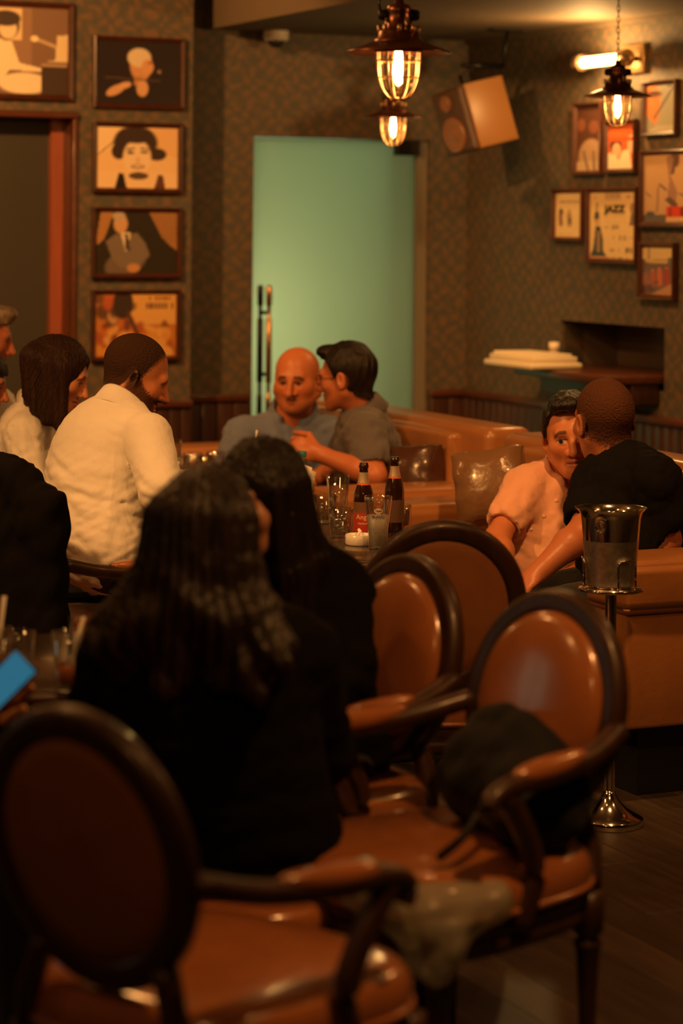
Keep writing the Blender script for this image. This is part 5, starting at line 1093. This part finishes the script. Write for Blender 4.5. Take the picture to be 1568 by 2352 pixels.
# ---------------------------------------------------------------- things on the tables
def onT(x, Y, z=TZ): return (ray(x, 1200)[0] * Y, Y, z)
def tableY(y): return (HC - TZ) * F / (y - HOR - ROLL * 0)
GT = 'short tumblers'
def glass_prof(r0, r1, h, t=.0022, b=.010): return [(0, 0), (r0, 0), (r0 + .001, .003), (r1, h), (r1 - t * .5, h + .0008), (r1 - t, h), (r0 - t, b), (0, b)]
def tumbler(label, loc, r0=.030, r1=.036, h=.088, ice=True, liquid=None, group=GT, cat='glass', name='tumbler'):
    t = thing(name, label, cat, loc, 0, group); add('glass_body', lathe_mesh('glass_body', glass_prof(r0, r1, h), 32), M['glass'], t)
    if liquid: add('drink', lathe_mesh('drink', [(0, .0105), (r0 - .003, .0105), (r0 + (r1 - r0) * liquid[1] - .003, h * liquid[1]), (0, h * liquid[1])], 24), liquid[0], t)
    if ice:
        for k in range(4):
            me = rbox_mesh('ice_cube', -.011, .011, -.011, .011, -.010, .010, .003, 2); o = add('ice_cube', me, M['ice'], t, (.013 * math.cos(k * 1.9), .013 * math.sin(k * 1.9), .024 + .013 * k * .9)); o.rotation_euler = (k, k * 1.7, k * .6)
    return t
M['ice'] = glass_mat('ice', (.96, .97, .97), .08, .2, .7)
amber = mat('cloudy_beer', (.62, .50, .30), .25, coat=.3); whisky = mat('amber_drink', (.42, .20, .06), .15, coat=.4)
# ashtray
p = onT(826, 7.22); a = thing('ashtray', 'round white ashtray with stubs beside the frosted beer glass', 'ashtray', p)
add('bowl', lathe_mesh('bowl', [(0, 0), (.040, 0), (.043, .004), (.043, .030), (.040, .032), (.037, .030), (.034, .008), (0, .008)], 36), M['white'], a)
for k, (x, y, rz) in enumerate(((-.016, -.008, .5), (.01, .012, 2.2), (.028, -.02, 1.2))):
    v, f = sweep_geo([(x, y, .012), (x + .022 * math.cos(rz), y + .022 * math.sin(rz), .043)], circ(.0045, 8)); add('cigarette_stub', py_mesh('cigarette_stub', v, f), M['paper'], a)
# beer bottles
def bottle(label, loc, lab, rot):
    t = thing('beer_bottle', label, 'bottle', loc, rot, 'brown beer bottles'); H = .232
    add('bottle_body', lathe_mesh('bottle_body', [(0, 0), (.028, 0), (.0305, .004), (.0305, .125), (.028, .145), (.019, .170), (.0145, .190), (.0130, .215), (.0150, .217), (.0150, .224), (.0135, .226), (.0135, .232), (.010, .232), (0, .231)], 36), M['bottle_glass'], t)
    add('neck_foil', lathe_mesh('neck_foil', [(.0188, .172), (.0152, .189), (.0137, .204)], 32), mat('silver_foil', (.75, .62, .45), .3, metal=.7), t); add('neck_band', lathe_mesh('neck_band', [(.0205, .166), (.0190, .1715)], 32), mat('orange_band', (.65, .12, .03), .4), t)
    if lab:
        l = add('label', lathe_mesh('label', [(.0308, .025), (.0309, .030), (.0309, .078), (.0308, .083)], 36), mat('red_label', (.42, .035, .02), .5), t); add('label_top', lathe_mesh('label_top', [(.0308, .083), (.0308, .115)], 36), mat('dark_label', (.16, .08, .05), .5), t)
        me = text_mesh('Angkor', .021, .0002)
        for vtx in me.vertices:
            x, y, z = vtx.co; an = x / .0312; vtx.co = (.0312 * math.sin(an), -.0312 * math.cos(an) - z, .070 + y)
        add('lettering', me, M['cream_ink'], l)
        me = text_mesh('PREMIUM BEER', .008, .0002)
        for vtx in me.vertices:
            x, y, z = vtx.co; an = x / .0312; vtx.co = (.0312 * math.sin(an), -.0312 * math.cos(an) - z, .050 + y)
        add('lettering', me, M['cream_ink'], l)
    else: add('label', lathe_mesh('label', [(.0307, .03), (.0309, .035), (.0309, .095), (.0307, .1)], 36), mat('dark_label_b', (.10, .05, .035), .5), t)
    return t
bottle('brown beer bottle with red Angkor label behind the frosted glass', onT(834, 7.35), True, .25); bottle('brown beer bottle with silver foil neck, right of the frosted glass', onT(905, 7.55, TZ), False, .3)
# frosted beer glass
p = onT(868, 7.12); t = thing('beer_glass', 'frosted beer glass printed 1664 BLANC beside the ashtray', 'glass', p)
gp_ = [(0, 0), (.026, 0), (.027, .004), (.030, .06), (.0385, .125), (.0405, .142), (.0412, .156), (.0406, .157), (.0395, .156), (.037, .125), (.0285, .06), (.025, .012), (0, .012)]
add('glass_body', lathe_mesh('glass_body', gp_, 44), M['glass'], t); add('beer', lathe_mesh('beer', [(0, .013), (.0255, .013), (.029, .06), (.0345, .1), (0, .1)], 36), M['frost_glass'], t)
def wrap(me, z0, rfun):
    for vtx in me.vertices:
        x, y, z = vtx.co; r = rfun(z0 + y) + .0004; an = x / r; vtx.co = (r * math.sin(an), -r * math.cos(an) - z, z0 + y)
    return me
rf = lambda z: float(np.interp(z, [0, .06, .125, .157], [.027, .0303, .0388, .0412]))
n_ = 24; V = [(0, 0, 0)] + [(.013 * math.cos(2 * math.pi * i / n_), .0078 * math.sin(2 * math.pi * i / n_), 0) for i in range(n_)]; me = py_mesh('badge', V, [(0, i + 1, (i + 1) % n_ + 1) for i in range(n_)], False)
bd = add('badge', wrap(me, .117, rf), M['white'], t)
add('lettering', wrap(text_mesh('1664', .0105, .0003), .117, lambda z: rf(z) + .0005), M['ink'], bd); add('lettering', wrap(text_mesh('BLANC', .0125, .0002), .100, rf), mat('navy_ink', (.09, .09, .14), .5), t)
rdm = mat('red_ribbon', (.5, .06, .04), .5)
for sx in (-1, 1):
    V = [(-.014 * sx - .0016, -.015, 0), (-.014 * sx + .0016, -.015, 0), (.014 * sx + .0016, .015, 0), (.014 * sx - .0016, .015, 0)]; add('ribbon', wrap(py_mesh('ribbon', V, [(0, 1, 2, 3)], False), .117, lambda z: rf(z) - .0002), rdm, t)
# tall empty pilsner glass, tumblers
t = thing('pilsner_glass', 'tall empty beer glass standing left of the Angkor bottle', 'glass', onT(775, 7.62)); add('glass_body', lathe_mesh('glass_body', glass_prof(.026, .037, .165, .003, .012), 40), M['glass'], t)
tumbler('tumbler with ice standing left of the tall empty glass', onT(745, 7.72), .032, .038, .092)
tumbler('tumbler with ice standing in front of the tall empty glass', onT(782, 7.38), .033, .039, .090)
tumbler('small glass of amber drink right of the second beer bottle', onT(927, 7.62), .022, .025, .075, False, (whisky, .8))
tumbler('slim tumbler standing before the napkin glass', onT(690, 7.50), .024, .027, .085, False)
# water bottle
t = thing('water_bottle', 'clear plastic water bottle with blue cap behind napkins', 'bottle', onT(692, 8.0))
add('bottle_body', lathe_mesh('bottle_body', [(0, 0), (.029, 0), (.031, .006), (.031, .06), (.029, .07), (.031, .08), (.031, .135), (.029, .155), (.022, .172), (.0125, .184), (.0125, .192)], 32), M['glass'], t); add('cap', lathe_mesh('cap', [(.0145, .187), (.0150, .189), (.0150, .203), (.0135, .205), (0, .205)], 24), mat('blue_cap', (.03, .22, .28), .4), t)
add('label', lathe_mesh('label', [(.0312, .085), (.0314, .128)], 32), mat('teal_label', (.03, .24, .26), .5), t)
# napkins in a glass
p = onT(689, 7.66); ng = thing('napkin_glass', 'glass holding folded paper napkins, left end of the bottle table', 'glass', p); add('glass_body', lathe_mesh('glass_body', glass_prof(.028, .033, .095), 28), M['glass'], ng)
for k in range(5):
    V = []; a = -.5 + k * .28; n = 8; hh = .150 + .018 * ((k * 7) % 3)
    for i in range(n + 1):
        q = i / n
        for j in range(5):
            w = (j / 4 - .5) * (.03 + .044 * q); V.append((w * math.cos(a) + .010 * (k - 2) * q, w * math.sin(a) * .6 - .016 + .008 * k + .004 * math.sin(w * 90 + k), .012 + (hh - .35 * abs(w)) * q))
    Fc = [(i * 5 + j, i * 5 + j + 1, (i + 1) * 5 + j + 1, (i + 1) * 5 + j) for i in range(n) for j in range(4)]
    me = py_mesh('napkin', V, Fc); o = add('paper_napkin', me, M['paper']); md = o.modifiers.new('s', 'SOLIDIFY'); md.thickness = .0025; o.location = p
    tag(o, 'folded white paper napkin standing in the napkin glass', 'napkin', 'napkins in the glass')
# tumblers on the far table
for i, (px, Yv) in enumerate(((412, 9.05), (441, 9.18), (470, 9.1), (494, 9.25))):
    tumbler(('first short tumbler of the row, nearest the bearded man', 'second short tumbler of the row beside the bearded man', 'third short tumbler of the row beside the bearded man', 'last short tumbler of the row, nearest the far sofa')[i], onT(px, Yv), .034, .038, .085, False, group='row of tumblers on the far table')
tumbler('tall glass at the left end of the tumbler row', onT(396, 9.1), .028, .032, .14, False, group=None, name='tall_glass')
t = tumbler('tall drink with straw before the bald man', onT(580, 8.75), .026, .031, .13, False, (whisky, .6), None, name='tall_glass')
v, f = sweep_geo([(0, 0, .014), (.012, 0, .21)], circ(.003, 8)); add('straw', py_mesh('straw', v, f), M['paper'], t)
# drinks on the near left table
def onL(x, y): Y = (HC - TZ) * F / (y - HOR); return (ray(x, y)[0] * Y, Y, TZ)
t = tumbler('iced orange drink with two straws beside the phone', onL(158, 1590), .028, .036, .118, True, (mat('orange_drink', (.75, .22, .03), .2, coat=.4), .42), None, name='iced_drink')
for (x, y, mt) in ((.004, .005, M['black']), (.030, -.01, M['paper'])):
    v, f = sweep_geo([(-x * .3, 0, .014), (x, y, .150)], circ(.0045, 8)); add('straw', py_mesh('straw', v, f), mt, t)
t = tumbler('drink with straw at the left photo edge', onL(-12, 1570), .028, .034, .11, False, (whisky, .5), None, name='iced_drink'); v, f = sweep_geo([(0, 0, .014), (.018, 0, .175)], circ(.005, 8)); add('straw', py_mesh('straw', v, f), M['paper'], t)
tumbler('low glass behind the phone on the left table', onL(45, 1520), .03, .034, .06, False, group=None)
# phone
ph_c = W(10, 1568, 4.50); fx = nrm([.70, .10, .70]); fn_ = nrm([.12, -.95, .30]); fn_ = nrm(fn_ - fx * (fn_ @ fx)); fy = np.cross(fn_, fx)
phn = thing('smartphone', 'smartphone with bright blue screen in the hand at left', 'phone'); phn.matrix_world = Matrix(((fx[0], fy[0], fn_[0], ph_c[0]), (fx[1], fy[1], fn_[1], ph_c[1]), (fx[2], fy[2], fn_[2], ph_c[2]), (0, 0, 0, 1)))
add('case', rbox_mesh('case', -.062, .062, -.030, .030, -.004, .004, .0035, 2), M['black'], phn); add('screen', rbox_mesh('screen', -.056, .056, -.027, .027, .0036, .0046, .0004, 1), emit_mat('phone_screen', (.025, .13, .20), 1.0), phn)
# ---------------------------------------------------------------- cushions, jacket, bag
def cushion(label, c, R, size, mt):
    s = SDF((-.3, -.3, -.2), (.3, .3, .2), .008); X, Y, Z = s.ax[0][:, None, None], s.ax[1][None, :, None], s.ax[2][None, None, :]; a = np.abs(X / size); b = np.abs(Y / size)
    th_ = .085 * np.clip((1 - a ** 2.6) * (1 - b ** 2.6), 0, 1) ** .42; pin = size * (1 - .10 * (1 - np.minimum(a, b) ** 2)); s.D = np.maximum(np.maximum(np.abs(X) - size * (1 - .09 * (1 - b * b)), np.abs(Y) - size * (1 - .09 * (1 - a * a))), (np.abs(Z) - th_ - .004) * .6).astype(np.float32)
    s.disp(lambda X, Y, Z: .005 * np.sin(np.arctan2(Y, X) * 9 + 2 * np.sin(X * 18)) * np.clip((np.hypot(X, Y) - .06) / .15, 0, 1)); v, q = s.mesh()
    o = add('sofa_cushion', np_mesh('sofa_cushion', v, q), mt); tag(o, label, 'cushion', 'sofa cushions'); o.matrix_world = Matrix(((*R[0], c[0]), (*R[1], c[1]), (*R[2], c[2]), (0, 0, 0, 1))); return o
def cR(nv, roll): # cushion facing nv
    z = nrm(nv); x = nrm(np.cross((0, 0, 1), z)); y = np.cross(z, x); c, s_ = math.cos(roll), math.sin(roll); return np.stack([x * c + y * s_, -x * s_ + y * c, z], 1).tolist()
cushion('crumpled brown leather cushion left of the salmon-shirted man', W(1128, 1118, 8.15), cR((-.25, -.93, .30), .18), .13, M['cushion'])
cushion('dark leather cushion behind the man with glasses', W(952, 1090, 8.98), cR((-.55, -.80, .25), .1), .11, M['dark_cushion'])
cho, cp_, cf = CH['jacket']; cl = np.array([cf[1], -cf[0]])
def lw(x, y, z): q = cp_ + cl * x + cf * y; return np.array([q[0], q[1], z])
s = SDF(lw(0, -.28, .3) - np.array([.45, .45, .1]), lw(0, -.28, 1.0) + np.array([.45, .45, .1]), .010); RJ = np.array([[cl[0], cl[1], 0], [cf[0], cf[1], 0], [0, 0, 1]])
s.ell(lw(0, -.315, .74), (.225, .045, .25), RJ, k=.05); s.cone(lw(-.19, -.33, .86), lw(.19, -.33, .86), .05, .05, .05); s.cone(lw(-.10, -.35, .93), lw(.10, -.35, .93), .045, .045, .05)
for x in (-1, 1): s.cone(lw(x * .20, -.33, .84), lw(x * .235, -.33, .42), .05, .045, .05); s.cone(lw(x * .10, -.35, .8), lw(x * .13, -.37, .36), .05, .06, .06)
s.disp(folds(30, .012, 77, (1.5, 1.5, .3))); v, q = s.mesh(); bs = np.array([cp_[0], cp_[1], 0]); o = add('draped_jacket', np_mesh('draped_jacket', v - bs, q), M['black_coat'], None, bs); tag(o, 'black jacket draped over the armchair back at left edge', 'jacket')
# black bag on the right armchair
cho, cp_, cf = CH['right']; cl = np.array([cf[1], -cf[0]])
s = SDF(lw(0, -.1, .45) - np.array([.36, .36, .1]), lw(0, -.1, .85) + np.array([.36, .36, .02]), .010); RJ = np.array([[cl[0], cl[1], 0], [cf[0], cf[1], 0], [0, 0, 1]])
s.ell(lw(-.06, -.13, .585), (.18, .10, .10), RJ, k=.03); s.ell(lw(-.03, -.155, .64), (.12, .06, .09), RJ, k=.05); s.ell(lw(-.17, -.09, .565), (.07, .10, .075), RJ, k=.05); s.half(lw(0, 0, .508), (0, 0, -1), .01); s.disp(folds(28, .010, 91)); v, q = s.mesh()
bs = np.array([*lw(0, -.1, 0)[:2], .505]); o = add('black_bag', np_mesh('black_bag', v - bs, q), fabric('black_nylon', (.008, .008, .009), .7, .3, .05), None, bs); tag(o, 'slumped black fabric bag on the right armchair seat', 'bag')
wire('strap', [lw(-.15, -.02, .60) - bs, lw(-.20, .05, .62) - bs, lw(-.21, .12, .56) - bs, lw(-.18, .16, .515) - bs], .008, M['black'], o)
# translucent plastic bag over the seat corner
s = SDF(lw(-.27, .25, .30) - np.array([.2, .2, .0]), lw(-.27, .25, .62) + np.array([.2, .2, .0]), .007)
ce = lw(-.245, .235, .44); s.cone(lw(-.10, .262, .465), lw(-.26, .245, .435), .048, .052, .03); s.cone(lw(-.26, .245, .435), lw(-.285, .13, .455), .052, .04, .03); s.ell(lw(-.275, .25, .385), (.05, .04, .055), RJ, k=.04); s.disp(folds(36, .008, 15)); v, q = s.mesh()
plm = bpy.data.materials.new('cloudy_plastic'); plm.use_nodes = True; nt = plm.node_tree; b_ = nt.nodes['Principled BSDF']; b_.inputs['Base Color'].default_value = (.34, .33, .27, 1); b_.inputs['Roughness'].default_value = .35; b_.inputs['Alpha'].default_value = .62
bs = np.array([*ce[:2], .36]); o = add('plastic_bag', np_mesh('plastic_bag', v - bs, q), plm, None, bs); tag(o, 'cloudy translucent plastic bag over the right armchair seat corner', 'plastic bag')
